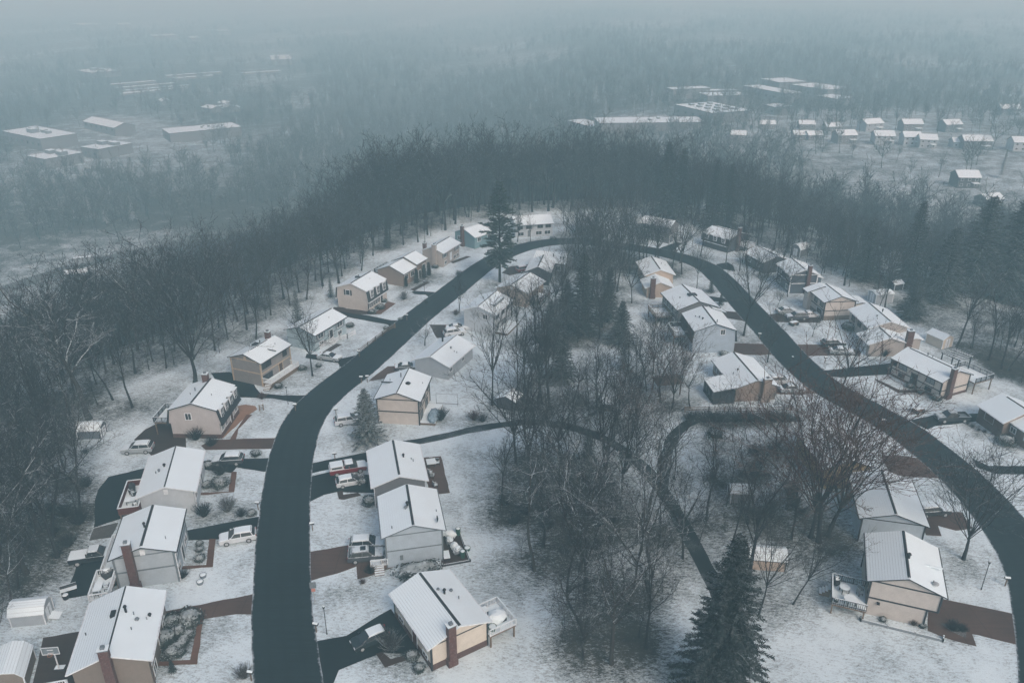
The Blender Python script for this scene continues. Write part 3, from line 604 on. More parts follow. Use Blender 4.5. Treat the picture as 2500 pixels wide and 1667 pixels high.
# --- outer side of the right hand street
h = H('H14', (59.1, 213.1), 129.2, 9.2, 8.4, 3.9, 5.1, 'dark house with white dormer windows, pale gable and brick chimney near the woods', 'dark')
h.gambrel(1.9, .3, dorm=(-2.8, 0, 2.8), side='L').chimney(-5.0, .7, 6.6, .9, .7)
h.deck(-7.5, -4.6, -3.4, -.5, 1.2, 'p_white', 'd_white').garage('L', -1.2, 2.2, 1.7, 'p_grey', off=.3)
h = H('H15', (65.5, 195.6), 108, 9.0, 7.9, 3.1, 4.5, 'low dark house with a speckled roof, between the slate grey and dormered houses', 'dark')
h.body(fascia='p_white', ridge=(-.98, .98)).row('L', (-2, 2), 1.8)
h = H('H16', (68.5, 180.9), 93.9, 8.9, 7.3, 4.65, 6.0, 'slate grey house with white corner boards and a tall brick chimney', 'slate')
h.body('roof_faint', 'roof_snow', 'p_white', (-.9, .98)).trim('p_white').chimney(-4.55, -.9, 7.0, .85, .7).row('L', (-2.6, 2.2), 3.7, w=1.3, h=1.1).row('L', (-2.6, 2.2), 1.2, w=1.3, h=1.0).vents([(-1.6, 1.5, .3, .06)])
h.body(x0=0, cx=2.2, cy=-5.0, L=5.0, W=3.4, he=2.3, hr=2.75, ridge=None, fascia='p_white')
h = H('H17', (70.9, 164.3), 95.4, 8.0, 7.7, 4.3, 5.65, 'beige house with dark trim and a stone base, cars parked before it', 'beige')
h.body('roof_snow', 'roof_snow', 'p_dark', (-.95, .98), base='stone', bh=1.0).trim('p_dark', 2.2).row('L', (-2.2, .6), 3.3, w=1.3, h=1.1, frame='p_dark').garage('L', -1.6, 2.3, 2.0, 'p_dark')
h.body(cx=3.6, cy=1.0, L=2.6, W=7.6, he=4.35, hr=5.6, ridge=None).body(cx=.4, cy=-6.0, L=4.6, W=3.4, he=2.8, hr=3.1, ridge=None, fascia='p_dark')
h = H('H18', (76.2, 152.7), 91.4, 10.4, 8.4, 3.75, 5.2, 'large tan house with a gabled garage wing, brick chimney and white porch roof', 'palewood')
h.body('roof_snow', 'roof_snow', 'p_white', (-.98, .98)).vents([(-2.6, 1.6, .35, .06), (-1.6, 1.2, .2, .12), (.6, -.9, .5, .12)]).row('L', (-3, 0, 3), 2.5, w=1.4, h=1.1, frame='p_dark')
h.body(cx=-8.0, cy=2.3, L=5.6, W=8.6, he=2.7, hr=4.15, ridge=(-.95, .95), fascia='p_white', wall='palewood').chimney(-10.4, -1.5, 5.4, 1.25, .8).garage('L', -8.0, 2.6, 2.0, 'p_white', off=2.4)
h.body(cx=-6.1, cy=-4.1, L=4.6, W=3.2, he=2.55, hr=2.95, ridge=None, fascia='p_white', wall='palewood')
h = H('H19', (76.7, 130.7), 114.7, 11.2, 7.9, 3.5, 5.05, 'beige split level house with dark trim, brick chimney and a rear deck with pergola', 'beige')
h.body('roof_snow', 'roof_snow', 'p_dark', (-.85, .9), base='brick_base', bh=.45).trim('p_dark', 1.55, False).chimney(-5.75, 1.75, 5.9, .95, .7)
h.row('L', (-3.0, 3.0), 2.75, w=1.6, h=1.1, frame='p_dark', pane='blind').window('L', 5.0, 2.7, 1.2, 1.0, frame='p_dark').row('L', (-2.9, 2.9), .95, w=1.2, h=.6, frame='p_dark').door('L', .3, .4, 'p_dark', 1.2, 2.0, 'p_dark').vents([(1.2, -1.5, .4, .06), (2.0, -1.2, .3, .12)])
h.deck(-6.6, -.8, -8.2, -3.5, 2.3, 'p_dark', 'd_white', skip=('c',))
b = MB()
for x in (-2.0, 1.4):
    for y in (-7.6, -4.4): b.box(x - .09, x + .09, y - .09, y + .09, 0, 4.6)
for y in (-7.6, -4.4): b.box(-2.3, 1.7, y - .07, y + .07, 4.6, 4.78)
for k in range(8): x = -2.1 + k * .52; b.box(x - .05, x + .05, -8.0, -4.0, 4.78, 4.92)
b.build('pergola', M['d_dark'], h.e)
h = H('H20', (82.5, 114.6), 100, 6.2, 8.4, 3.1, 4.9, 'brick fronted house with two snowy gables cut by the edge of the view', 'tan')
h.body('roof_snow', 'roof_snow', 'p_white', (-.9, .6)).window('L', .3, 2.0, 1.9, 1.1, mull=2)
MB().box(-h.hl, h.hl, h.hw + .01, h.hw + .07, -.1, 2.75).build('brick_front', M['brick_base'], h.e)
h.body(cx=-5.2, cy=-1.3, L=6.6, W=8.0, he=3.0, hr=4.5, ridge=None, fascia='p_white').row('L', (-6.6, -3.7), 2.0, w=1.0, h=.8, off=-1.1)
# --- inner side of the right hand street
h = H('H21', (42.3, 129.5), 96.8, 11.8, 8.3, 2.75, 4.2, 'tan low house with a sided chimney and a dark glazed sunroom under a lean-to roof', 'tan')
h.body('roof_faint', 'roof_snow', 'p_grey', (-.98, .98)).chimney(-6.1, -1.6, 4.5, 1.4, .8, 's_tan').vents([(-.6, 1.6, .2, .12), (-1.2, 2.6, .35, .08)]).row('L', (3.2, 4.4), 1.6, w=1.0, h=1.1)
b = MB(); b.add([(-6.2, 3.9, 3.15), (-.9, 3.9, 3.15), (-.9, 8.0, 2.55), (-6.2, 8.0, 2.55), (-6.2, 3.9, 3.0), (-.9, 3.9, 3.0), (-.9, 8.0, 2.4), (-6.2, 8.0, 2.4)], [(0, 1, 2, 3)], 0); b.add(b.v[:8], [(4, 7, 6, 5), (0, 4, 5, 1), (1, 5, 6, 2), (2, 6, 7, 3), (3, 7, 4, 0)], 1)
ro = b.build('sunroom_roof', [M['roof_snow'], M['p_grey']], h.e)
for y in (5.2, 6.9): MB().box(-4.4, -3.6, y - .35, y + .35, 2.6, 3.15 - (y - 3.9) * .146 + .05, 0).build('skylight', M['d_grey'], ro)
b = MB(); g = MB()
for x in (-6.0, -4.3, -2.7, -1.1): b.box(x - .08, x + .08, 7.7, 7.86, 0, 2.42)
for y in (5.2, 6.5): b.box(-6.08, -5.92, y - .08, y + .08, 0, 2.6); b.box(-1.18, -1.02, y - .08, y + .08, 0, 2.6)
b.box(-6.05, -1.05, 7.72, 7.84, .0, .35); b.box(-6.06, -5.94, 4, 7.7, 0, .35); g.box(-5.9, -1.2, 3.95, 7.7, -.05, 2.35)
b.build('sunroom_frame', M['p_dark'], h.e); g.build('sunroom_glass', M['glass'], h.e)
h = H('H22', (39.8, 148.4), 93.9, 9.6, 8.6, 4.8, 6.35, 'sky blue gambrel house with one small white window in its blank gable', 'skyblue')
h.gambrel(2.6, .2, roofm='roof_faint', fascia='p_dark', ridge=(-.98, .98)).window('N', -1.6, 4.4, .85, 1.0).vents([(-1.0, 1.6, .25, .13), (.2, 1.9, .2, .12), (1.2, 2.4, .2, .1), (-3.6, -.5, .6, .1)])
h.deck(-1, 4, 4.0, 7.2, 2.2, 'p_dark', 'd_wood')
h = H('H23', (38.5, 160.6), 99.4, 10.5, 9.6, 4.7, 6.4, 'brown grey house with a broad snowy roof next to the blue gambrel house', 'midgrey')
h.body('roof_snow', 'roof_snow', 'p_dark', (-.98, .98)).vents([(-.5, 2.5, .25, .1)]).row('L', (-3, 0, 3), 3.5).row('L', (-2.5, 2.5), 1.3)
h.body(cx=-4.6, cy=-2.4, L=4.2, W=6.6, he=4.0, hr=5.2, ridge=(-.95, .95)).deck(-2, 3, 4.5, 8.2, 2.0, 'p_wood', 'd_wood')
MB().box(-1.6, -.3, -.9, .9, 6.0, 6.45).build('roof_patch', M['p_dark'], h.e)
h = H('H24', (35.1, 184.8), 93.4, 10.4, 7.4, 3.55, 4.9, 'peach tan house with a lower gabled wing and dark chimney, in the inner row', 'peach')
h.body('roof_snow', 'roof_snow', 'p_white', (-.9, .98)).body(cx=-8.0, cy=1.3, L=6.0, W=6.8, he=2.5, hr=3.9, ridge=None, fascia='p_white').chimney(-11.2, 3.1, 5.0, 1.1, .8, 'brick').vents([(.5, -1.5, .4, .05), (.2, -2.4, .35, .05)])
# --- inner side of the left street, from the loop road down to the camera
h = H('H25', (10.4, 193.2), 159.5, 8.8, 7.2, 3.2, 4.85, 'grey house in the loop with two roof vents, its roof turned to the camera', 'midgrey')
h.body(ridge=None, fascia='p_dark').vents([(-.6, 1.4, .7, .1), (-2.6, 1.8, .3, .16), (-3.4, 1.8, .3, .16)]).row('L', (-2.4, 2.2), 1.9)
h = H('H26', (7.1, 186.6), 79.2, 9.0, 6.2, 3.5, 4.9, 'dark gabled house squeezed between the loop house and the peach house', 'dark')
h.body('roof_snow', 'roof_snow', 'p_white', (-.98, .98))
h = H('H27', (2.0, 173.4), 62.3, 9.5, 8.4, 3.55, 5.05, 'peach sided house half veiled by bare branches, a deck on its yard side', 'peach')
h.body('roof_snow', 'roof_snow', 'p_white', (-.98, .98)).louvre('N', 0, 'p_white').deck(-3, 2, -6.6, -3.7, 1.5, 'p_redwood', 'd_redwood').vents([(.5, 1.2, .35, .06)])
h = H('H28', (-5.2, 158.0), 67.6, 9.8, 7.8, 4.65, 6.1, 'white two storey house behind bare trees with two snowy cars on its drive', 'white')
h.body('roof_snow', 'roof_snow', 'p_white', (-.98, .98), ridge_w=.1).row('R', (-3, .2, 3), 3.7, w=1.3, h=1.1, frame='p_grey').row('R', (-2.8, .5), 1.2, w=1.6, h=1.5).deck(-4, 3, -6.2, -3.4, .5, 'p_dark', 'd_wood', skip=('a', 'b', 'c', 'd')).vents([(.6, 1.3, .5, .08)])
h.window('N', -1.5, 3.8, 1.0, 1.0)
MB().box(-2, 3.2, -2.5, -1.1, 5.1, 5.75).build('roof_patch', M['d_grey'], h.e)
h = H('H29', (-13.0, 138.0), 66.0, 10.8, 7.9, 2.85, 4.35, 'long light grey house with a black flue and one window on its yard side', 'lightgrey')
h.body('roof_snow', 'roof_snow', 'p_white', (-.98, .98), ridge_w=.07).vents([(2.6, 1.7, .9, .18), (.2, -1.4, .25, .13), (-.2, -2.3, .25, .06), (-.1, -2.8, .3, .06)]).row('R', (-3.9, 1.0), 1.7, w=.9, h=.7)
h = H('H30', (-18.5, 120.1), 84.0, 9.2, 7.95, 4.65, 6.1, 'beige house with dark brown trim bands behind the snowy spruce', 'beige')
h.body('roof_snow', 'roof_snow', 'p_dark', (-.97, .97), ridge_w=.09).trim('p_dark', 2.35).vents([(1.6, .7, .75, .09), (1.4, 2.6, .35, .05), (-.6, -1.0, .12, .3), (1.2, -3.1, .3, .05)]).row('R', (-2.8, .2, 3), 3.5, w=1.2, h=1.1, frame='p_dark').row('R', (-2.5, 1.5), 1.1, w=1.6, h=1.4, frame='p_dark')
MB().rbox((.4, 2.0), PI / 2, 1.9, .07, 5.2, 5.42).build('roof_step', M['p_dark'], h.e)
h.deck(-4.2, 2.5, -6.2, -3.5, .4, 'p_dark', 'd_white', skip=('a', 'b', 'c', 'd'))
h = H('H31', (-16.8, 98.0), 103.1, 10.0, 7.9, 3.6, 4.95, 'dark grey gabled house beside the red pickup, with a brown patio behind', 'midgrey')
h.body('roof_faint', 'roof_snow', 'p_white', (-.9, .96)).vents([(.4, -1.1, .4, .12), (.2, -2.2, .15, .1), (-.4, -2.4, .4, .05)]).row('L', (-3, 0, 3), 2.4).downspout(-4.6, 3.6, 'p_white')
h = H('H32', (-13.2, 84.9), 102.1, 9.1, 8.0, 4.9, 6.3, 'pale blue grey house with grey trim bands, a satellite dish and a brown drive', 'bluewhite')
h.body('roof_faint', 'roof_snow', 'p_grey', (-.97, .97)).trim('p_grey', 2.55, w=.13).vents([(-.2, .35, .5, .14), (-.6, .6, .2, .16), (-3.4, 2.6, .35, .05), (-.8, -3.3, .35, .05)]).row('L', (-3, 0, 3), 3.8).row('L', (-3, 2.6), 1.2).row('R', (-2.5, 2.4), 3.8)
b = MB(); b.tube([(-3.2, -3.1, 5.1), (-3.2, -3.1, 5.7)], .04, 5); b.ball((-3.2, -3.15, 5.85), (.42, .12, .38), 10, 6); b.build('satellite_dish', M['p_dark'], h.e)
b = MB(); b.box(-h.hl - .07, -h.hl, 1.5, 1.9, 1.0, 1.7); b.build('meter_box', M['p_grey'], h.e)
h.deck(-4.3, .3, 3.5, 5.6, .55, 'p_white', 'd_wood', skip=('c', 'b')).steps(-4.3, 4.6, -1, 0, .6)
h = H('H33', (-8.2, 69.4), 122.0, 10.1, 7.8, 3.45, 4.8, 'cream house with dark trim, brick base and chimney and a railed deck', 'cream')
h.body('roof_streak', 'roof_snow', 'p_white', (-.97, .97), base='brick_base', bh=.8).trim('p_dark', 0, True, .14).chimney(-5.15, 1.2, 5.6, .9, .7).vents([(.6, -1.0, .55, .13), (.9, -2.0, .15, .14), (-.6, -2.2, .45, .05), (1.4, -.6, .1, .12)])
h.row('L', (-2.6, 1.6, 3.9), 2.5, w=1.5, h=.9, frame='p_dark').row('L', (-3.2, 3), .95, w=1.1, h=.5).door('L', -.6, .2, 'p_redwood', 1.1, 2.1)
h.deck(-5.4, -1.3, -6.8, -3.45, 1.75, 'p_white', 'd_white', skip=('c',))
# --- near house at the bottom and its neighbours
h = H('H34', (50.8, 89.4), 76.7, 10.8, 8.5, 3.85, 5.15, 'pale blue house with dark trim under the wide bare crown by the bend', 'bluewhite')
h.body('roof_faint', 'roof_snow', 'p_dark', (-.97, .97)).trim('p_dark', 0, True, .13).row('R', (-3, 2.5), 2.4)
h = H('H35', (46.4, 74.9), 69.8, 9.3, 8.3, 4.95, 6.45, 'beige house with dark trim, a set back lower storey and a railed deck', 'beige')
h.body('roof_streak', 'roof_snow', 'p_dark', (-.93, .98), insetR=1.1).trim('p_dark', 2.5, insetR=1.1).vents([(-.6, -.2, .5, .16), (-3.3, -2.7, .5, .06)]).row('L', (-2.4, 1.8), 3.8, w=1.6, h=1.3, frame='p_dark').row('R', (-2.5, 2.4), 3.8, w=1.5, h=1.1, frame='p_dark')
b = MB(); b.ball((-3.35, -2.95, 5.62), (.4, .4, .12), 10, 5); b.build('satellite_dish', M['p_metal'], h.e)
MB().rbox((-.3, -2.05), PI / 2, 1.95, .06, 5.5, 5.72).build('roof_step', M['snow'], h.e)
MB().box(-4.6, -4.35, 2.3, 2.6, 1.85, 2.1).build('wall_lamp', M['p_black'], h.e)
h.deck(-5.8, -1.4, 3.75, 7.5, 1.5, 'p_dark', 'd_white', skip=('a',)).steps(-2.4, 7.5, 0, 1, 1.4, 4, 1.1)
h = H('H36', (48.4, 102.5), 93.5, 11.0, 7.6, 3.6, 5.1, 'ochre yellow house behind the reddish crown of the widest bare tree', 'yellow')
h.body('roof_snow', 'roof_snow', 'p_dark', (-.97, .97)).row('R', (-3, 2.5), 2.2)

# ------------------------------------------------------------------ vehicles
def loft(b, profs, m=0, closed=True):
    n = len(profs[0]); o = len(b.v)
    for p in profs: b.v += p
    for i in range(len(profs) - 1):
        for k in range(n):
            q = (k + 1) % n; b.f.append((o + i * n + k, o + (i + 1) * n + k, o + (i + 1) * n + q, o + i * n + q)); b.m.append(m)
    b.f.append(tuple(o + k for k in range(n))); b.m.append(m); e = o + (len(profs) - 1) * n
    b.f.append(tuple(e + k for k in reversed(range(n)))); b.m.append(m); return b
def shell(b, prof, w0, w1, m=0, ins=.07):
    """a side profile [(x,z)] carried across the width with rounded shoulders; half width w0 at the lowest z and w1 at the highest"""
    zs = [z for _, z in prof]; za, zb = min(zs), max(zs); cx = sum(x for x, _ in prof) / len(prof)
    def sl(k, shr):
        out = []
        for x, z in prof:
            w = w0 + (w1 - w0) * (z - za) / (zb - za)
            xx = x - (shr if x > cx else -shr) * .8; zz = z - (shr * .7 if z > (za + zb) / 2 else 0)
            out.append((xx, k * (w if shr else w) if False else k * w - (0 if shr else math.copysign(ins, k)), zz))
        return out
    return loft(b, [sl(-1, ins), sl(-1, 0), sl(1, 0), sl(1, ins)], m)
CARM = {}
def paint(n, c, lo, hi, amt):
    if n not in CARM: CARM[n] = dusted('car_paint_' + n, c, lo, hi, amt, 1.6, .35, .08, spec=.5)
    return CARM[n]
PAINT = dict(white=((.55, .59, .61), .3, .7, .9), silver=((.30, .34, .36), .45, .85, .9), grey=((.06, .07, .08), .7, .95, .8), black=((.012, .015, .018), .8, 1.0, .6), blackdust=((.014, .017, .02), .55, .9, .85),
             teal=((.016, .028, .032), .80, 1.0, .0), red=((.16, .012, .014), .45, .85, .95), dark=((.03, .036, .042), .5, .85, .9))
TYPES = dict(
 suv=dict(L=4.75, w=.95, body=[(-2.3, .36), (2.25, .34), (2.37, .55), (2.33, .86), (2.12, 1.0), (1.0, 1.1), (-2.28, 1.12), (-2.38, .75)], cab=[(1.15, 1.08), (.3, 1.62), (-.3, 1.7), (-1.8, 1.64), (-2.25, 1.1)], roof=(.3, -1.85, 1.62, 1.72)),
 hatch=dict(L=4.2, w=.88, body=[(-2.05, .32), (2.0, .3), (2.1, .5), (2.05, .78), (1.8, .9), (.95, .98), (-2.0, 1.0), (-2.12, .7)], cab=[(1.25, .95), (.25, 1.45), (-.3, 1.5), (-1.5, 1.44), (-2.0, .98)], roof=(.25, -1.55, 1.44, 1.53)),
 sedan=dict(L=4.7, w=.9, body=[(-2.25, .32), (2.25, .3), (2.36, .5), (2.3, .75), (2.1, .86), (.9, .95), (-1.5, .98), (-2.28, .93), (-2.36, .6)], cab=[(1.1, .93), (.2, 1.4), (-.3, 1.44), (-.95, 1.4), (-1.75, .96)], roof=(.2, -1.0, 1.38, 1.46)))
def wheels(e, xs, w, r=.36):
    for x in xs:
        for sg in (-1, 1):
            t = MB().tube([(x, sg * (w - .24), r), (x, sg * (w + .0), r)], r, 14).build('wheel', M['p_black'], e)
            MB().tube([(x, sg * (w - .02), r), (x, sg * (w + .015), r)], r * .62, 10).build('rim', M['p_metal'], t)
def lights(e, xf, xr, w, zf, zr):
    for sg in (-1, 1):
        MB().box(xf - .12, xf + .015, sg * (w - .28) - .16, sg * (w - .28) + .16, zf - .09, zf + .07).build('headlight', M['p_white'], e)
        MB().box(xr - .015, xr + .1, sg * (w - .2) - .1, sg * (w - .2) + .1, zr - .12, zr + .12).build('tail_light', M['p_red'], e)
def car(t, rear, front, kind, col, label, sunroof=False, z=.7):
    a = Vector(level(t, *rear, z)); b_ = Vector(level(t, *front, z)); c = (a + b_) / 2; d = b_ - a; an = math.atan2(d.y, d.x)
    cat = dict(pickup='pickup truck').get(kind, 'car')
    e = empty('pickup_truck' if kind == 'pickup' else 'parked_car', (c.x, c.y, .03), an, label, cat, 'vehicles parked on the drives')
    pm = paint(col, *PAINT[col])
    if kind == 'pickup':
        w = .98; topper = col == 'red'
        b = MB(); shell(b, [(-2.7, .45), (2.65, .42), (2.78, .65), (2.72, .98), (2.5, 1.1), (1.35, 1.16), (-.55, 1.18), (-.6, .72), (-2.74, .72)], w, w * .97, 0); b.build('body', pm, e)
        d_ = MB()
        for sg in (-1, 1): d_.box(-2.74, -.5, sg * (w - .05) - .07, sg * (w - .05) + .07, .7, 1.2)
        d_.box(-2.78, -2.66, -w + .02, w - .02, .7, 1.2); bed = d_.build('bed', pm, e)
        if topper:
            s = MB(); shell(s, [(-.62, 1.18), (-2.7, 1.18), (-2.6, 1.78), (-.7, 1.8)], w * .97, w * .86); s.build('topper', paint('topper', (.5, .53, .55), .3, .7, .9), e)
            for sg in (-1, 1): MB().box(-2.4, -.9, sg * w * .90 - .03, sg * w * .90 + .03, 1.36, 1.64).build('topper_window', M['glass'], e)
        elif col == 'blackdust': MB().box(-2.66, -.55, -w + .12, w - .12, 1.1, 1.235).build('bed_cover', M['snow'], e)
        else: MB().box(-2.66, -.55, -w + .12, w - .12, .73, .8).build('bed_floor', M['p_grey'], e)
        g = MB(); shell(g, [(1.45, 1.14), (.75, 1.8), (.2, 1.86), (-.4, 1.82), (-.6, 1.16)], w * .95, w * .74); g.build('windows', M['glass'], e)
        r = MB(); shell(r, [(.78, 1.8), (.5, 1.9), (-.35, 1.9), (-.46, 1.8)], w * .80, w * .72); r.build('roof', pm, e)
        p = MB()
        for sg in (-1, 1): p.box(.08, .2, sg * w * .93 - .04, sg * w * .93 + .03, 1.15, 1.5); p.box(-.62, -.46, sg * w * .9 - .05, sg * w * .9 + .03, 1.15, 1.75)
        p.build('pillars', pm, e); wheels(e, (-1.75, 1.7), w, .4); lights(e, 2.77, -2.78, w, .85, .95); return e
    T = TYPES[kind]; w = T['w']
    b = MB(); shell(b, T['body'], w * .97, w, 0); b.build('body', pm, e)
    g = MB(); shell(g, T['cab'], w * .95, w * .72, 0); g.build('windows', M['glass'], e)
    x1, x0, z0, z1 = T['roof']; r = MB(); shell(r, [(x1 + .05, z0 - .02), (x1 - .15, z1), ((x0 + x1) / 2, z1 + .03), (x0 + .2, z1 - .02), (x0 - .05, z0 - .05)], w * .79, w * .72); ro = r.build('roof', paint('roof', (.30, .33, .35), .3, .7, .95) if col in ('teal', 'dark', 'silver') else pm, e)
    if sunroof: MB().box(-.7, .0, -.4, .4, z1 - .02, z1 + .06).build('sunroof', M['glass'], ro)
    zb = T['body'][-3][1]; zt = z0
    for x, lean in ((T['cab'][0][0] - .3, -.55), (-.45, 0), (T['cab'][-1][0] + .3, .25)):
        for sg in (-1, 1):
            MB().tube([(x, sg * (w * .93), zb - .03), (x + lean * .9, sg * (w * .77), zt + .0)], [.055, .05], 4).build('pillar', pm, e)
    for sg in (-1, 1): MB().box(.75, .95, sg * (w + .1) - .1, sg * (w + .1) + .1, zb, zb + .16).build('mirror', pm, e)
    wheels(e, (-T['L'] * .29, T['L'] * .30), w, .36 if kind == 'suv' else .32); lights(e, T['body'][2][0], T['body'][-1][0], w, T['body'][3][1] - .1, .85 if kind != 'suv' else .95)
    return e
CARS = [
 (7, (1700, 565), (1492, 600), 'suv', 'white', 'snow dusted silver white SUV at the end of the dark drive, close to the road'),
 (7, (478, 735), (775, 690), 'pickup', 'blackdust', 'black pickup truck with snow on its bed cover, nose tucked behind the pale grey house'),
 (4, (1012, 1488), (838, 1500), 'suv', 'silver', 'silver SUV on the rear pad behind the gambrel house with the brick base'),
 (7, (1622, 62), (1440, 72), 'suv', 'dark', 'dark SUV with a snowy roof half hidden by bushes before the white house'),
 (8, (292, 145), (528, 105), 'pickup', 'red', 'red pickup truck with a white topper beside the dark grey house'),
 (8, (326, 225), (525, 190), 'hatch', 'white', 'white hatchback beside the red pickup, partly behind a frosted bush'),
 (8, (432, 635), (645, 622), 'suv', 'silver', 'silver SUV on the brown drive, farther of two before the pale blue grey house'),
 (8, (428, 715), (640, 695), 'suv', 'grey', 'dark grey SUV with a black sunroof, nearer of two on the brown drive'),
 (8, (665, 1215), (448, 1310), 'hatch', 'teal', 'dark hatchback with snow on its roof and a clear windshield before the cream house'),
 (4, (2150, 872), (2275, 888), 'sedan', 'silver', 'silver sedan under snow at the foot of the tree beside the light blue house'),
 (5, (728, 880), (845, 872), 'sedan', 'white', 'white sedan under snow, farther of the two beside the white two storey house'),
 (5, (712, 918), (825, 900), 'suv', 'white', 'snow covered white SUV, nearer of the two beside the white two storey house'),
 (5, (402, 1142), (500, 1138), 'sedan', 'dark', 'dark car by the long light grey house, half hidden by its roof'),
 (5, (0, 1505), (115, 1488), 'suv', 'white', 'white SUV half hidden behind the snowy spruce beside the road'),
 (5, (1198, 492), (1285, 478), 'suv', 'red', 'red and black car on the drive of the house inside the loop'),
 (6, (690, 574), (798, 566), 'sedan', 'silver', 'snow covered sedan, farther of those before the beige house with the stone base'),
 (6, (868, 608), (755, 612), 'suv', 'grey', 'dark grey SUV with white hood before the beige house with the stone base'),
 (6, (860, 600), (945, 596), 'sedan', 'white', 'white car close to the garage of the beige house with the stone base'),
 (6, (1035, 835), (1190, 845), 'sedan', 'silver', 'snow covered car behind bare branches, nearer of two before the large tan house'),
 (6, (1005, 792), (1110, 788), 'suv', 'dark', 'dark SUV behind bare branches, farther of two before the large tan house'),
 (6, (1955, 1285), (1752, 1290), 'pickup', 'black', 'black pickup truck with an open bed and snowy hood by the brick fronted house'),
 (6, (640, 1040), (762, 1038), 'suv', 'white', 'white SUV close behind the low tan house with the sunroom'),
 (6, (700, 1095), (858, 1088), 'sedan', 'silver', 'snow capped dark windowed sedan by the chimney of the low tan house'),
 (9, (1655, 410), (1790, 400), 'suv', 'dark', 'dark SUV under thick snow beside the pale blue house near the bend'),
]
for i, c in enumerate(CARS): car(*c, sunroof=i == 7)

# ------------------------------------------------------------------ sheds
def shed(t, near, an, L, W, h, hr, wall, label, roofm='roof_streak', door=None, barn=False, name='garden_shed', trim='p_white'):
    """near: reading of the middle of the footprint"""
    c = level(t, *near, .0) if t is not None else near
    e = empty(name, (c[0], c[1], 0), math.radians(an), label, 'shed')
    hl, hw = L / 2, W / 2
    if barn:
        pr = [(-hw, 0), (hw, 0), (hw, h), (hw * .62, h + (hr - h) * .68), (0, hr), (-hw * .62, h + (hr - h) * .68), (-hw, h)]
        MB().prism_x(pr, -hl, hl).build('wall', M['s_' + wall], e)
        q = .12; o = [(hw + q, h - .12), (hw * .64, h + (hr - h) * .72 + .05), (0, hr + .08), (-hw * .64, h + (hr - h) * .72 + .05), (-hw - q, h - .12)]
        i = [(y, z - .1) for y, z in reversed(o)]
        MB().prism_x(o + i, -hl - .15, hl + .15, 1, [0] * 4 + [1] + [1] * 4 + [1]).build('roof', [M[roofm], M[trim]], e)
    else:
        MB().prism_x([(-hw, 0), (hw, 0), (hw, h), (0, hr - .1), (-hw, h)], -hl, hl).build('wall', M['s_' + wall], e)
        s = (hr - h) / hw; q = .2
        MB().prism_x([(hw + q, h - s * q), (hw + q, h - s * q + .1), (0, hr + .02), (-hw - q, h - s * q + .1), (-hw - q, h - s * q), (0, hr - .09)], -hl - .2, hl + .2, 1, [1, 0, 0, 1, 1, 1]).build('roof', [M[roofm], M[trim]], e)
    b = MB()
    for x in (-hl, hl):
        for y in (-hw, hw): b.box(x - .06, x + .06, y - .06, y + .06, 0, h - .02)
    b.build('trim', M[trim], e)
    if door:
        nx, ny = NR[door]; d = hl if nx else hw; b = MB()
        if nx: b.box(min(nx * d, nx * (d + .05)), max(nx * d, nx * (d + .05)), -.65, .65, .05, h - .1)
        else: b.box(-.65, .65, min(ny * d, ny * (d + .05)), max(ny * d, ny * (d + .05)), .05, h - .1)
        dd = b.build('door', M[trim], e); k = MB()
        if nx: k.box(min(nx * (d + .05), nx * (d + .09)), max(nx * (d + .05), nx * (d + .09)), -.03, .03, .1, h - .15)
        else: k.box(-.03, .03, min(ny * (d + .05), ny * (d + .09)), max(ny * (d + .05), ny * (d + .09)), .1, h - .15)
        k.build('batten', M['p_grey'], dd)
    return e
s1 = shed(7, (225, 1130), 8, 3.7, 2.5, 1.7, 2.6, 'lightgrey', 'pale grey barn roofed shed with a ramp, behind the pale grey house', 'roof_streak', 'F', True)
b = MB(); b.add([(1.9, -.6, .3), (3.0, -.6, .02), (3.0, .6, .02), (1.9, .6, .3)], [(0, 1, 2, 3)]); b.add([(1.9, -.6, .2), (3.0, -.6, -.05), (3.0, .6, -.05), (1.9, .6, .2)], [(3, 2, 1, 0)]); b.build('ramp', M['d_wood'], s1)
shed(7, (95, 1530), 108, 4.4, 3.4, 1.9, 2.9, 'brown', 'brown barn roofed shed with patchy snow, by the basketball hoop', 'roof_streak', 'L', True)
shed(4, (625, 1410), 4, 3.8, 2.3, 1.7, 2.5, 'grey', 'small grey barn roofed shed with white trim at the edge of the woods', 'roof_snow', 'F', True)
shed(6, (828, 198), 35, 3.8, 3.0, 2.2, 3.3, 'midgrey', 'small barn roofed shed with white edged doors against the far woods', 'roof_snow', 'N', True)
shed(6, (1368, 510), 12, 4.4, 2.9, 2.3, 2.75, 'lightgrey', 'pale flat looking garden shed beside the conifer, behind the beige house with the stone base', 'roof_snow', 'N')
shed(6, (1762, 800), 115, 3.8, 3.0, 2.1, 2.9, 'cream', 'cream garden shed with a gabled snowy roof behind the large tan house', 'roof_faint', 'N')
shed(9, (600, 770), -7, 4.4, 2.4, 1.7, 2.6, 'peach', 'peach barn roofed shed between bare trunks in the wooded yard', 'roof_streak', None, True, trim='p_dark')
shed(9, (435, 330), -3, 3.4, 2.2, 1.8, 2.6, 'midgrey', 'grey shed with a snowy roof under the trees, near the footpath fork', 'roof_snow', None)
shed(5, (1140, 1405), 65, 3.0, 3.4, 1.9, 2.7, 'dark', 'black playhouse with a snowy roof by the footpath', 'roof_snow', None, trim='p_dark')
shed(5, (1315, 1095), 80, 3.6, 2.6, 1.9, 2.6, 'midgrey', 'grey shed with a white roof among the tall trunks in the middle yard', 'roof_snow', None)
shed(6, (1470, 425), 20, 2.6, 2.2, 1.6, 2.2, 'dark', 'low dark lean-to at the wood edge above the pale shed', 'roof_snow', None)

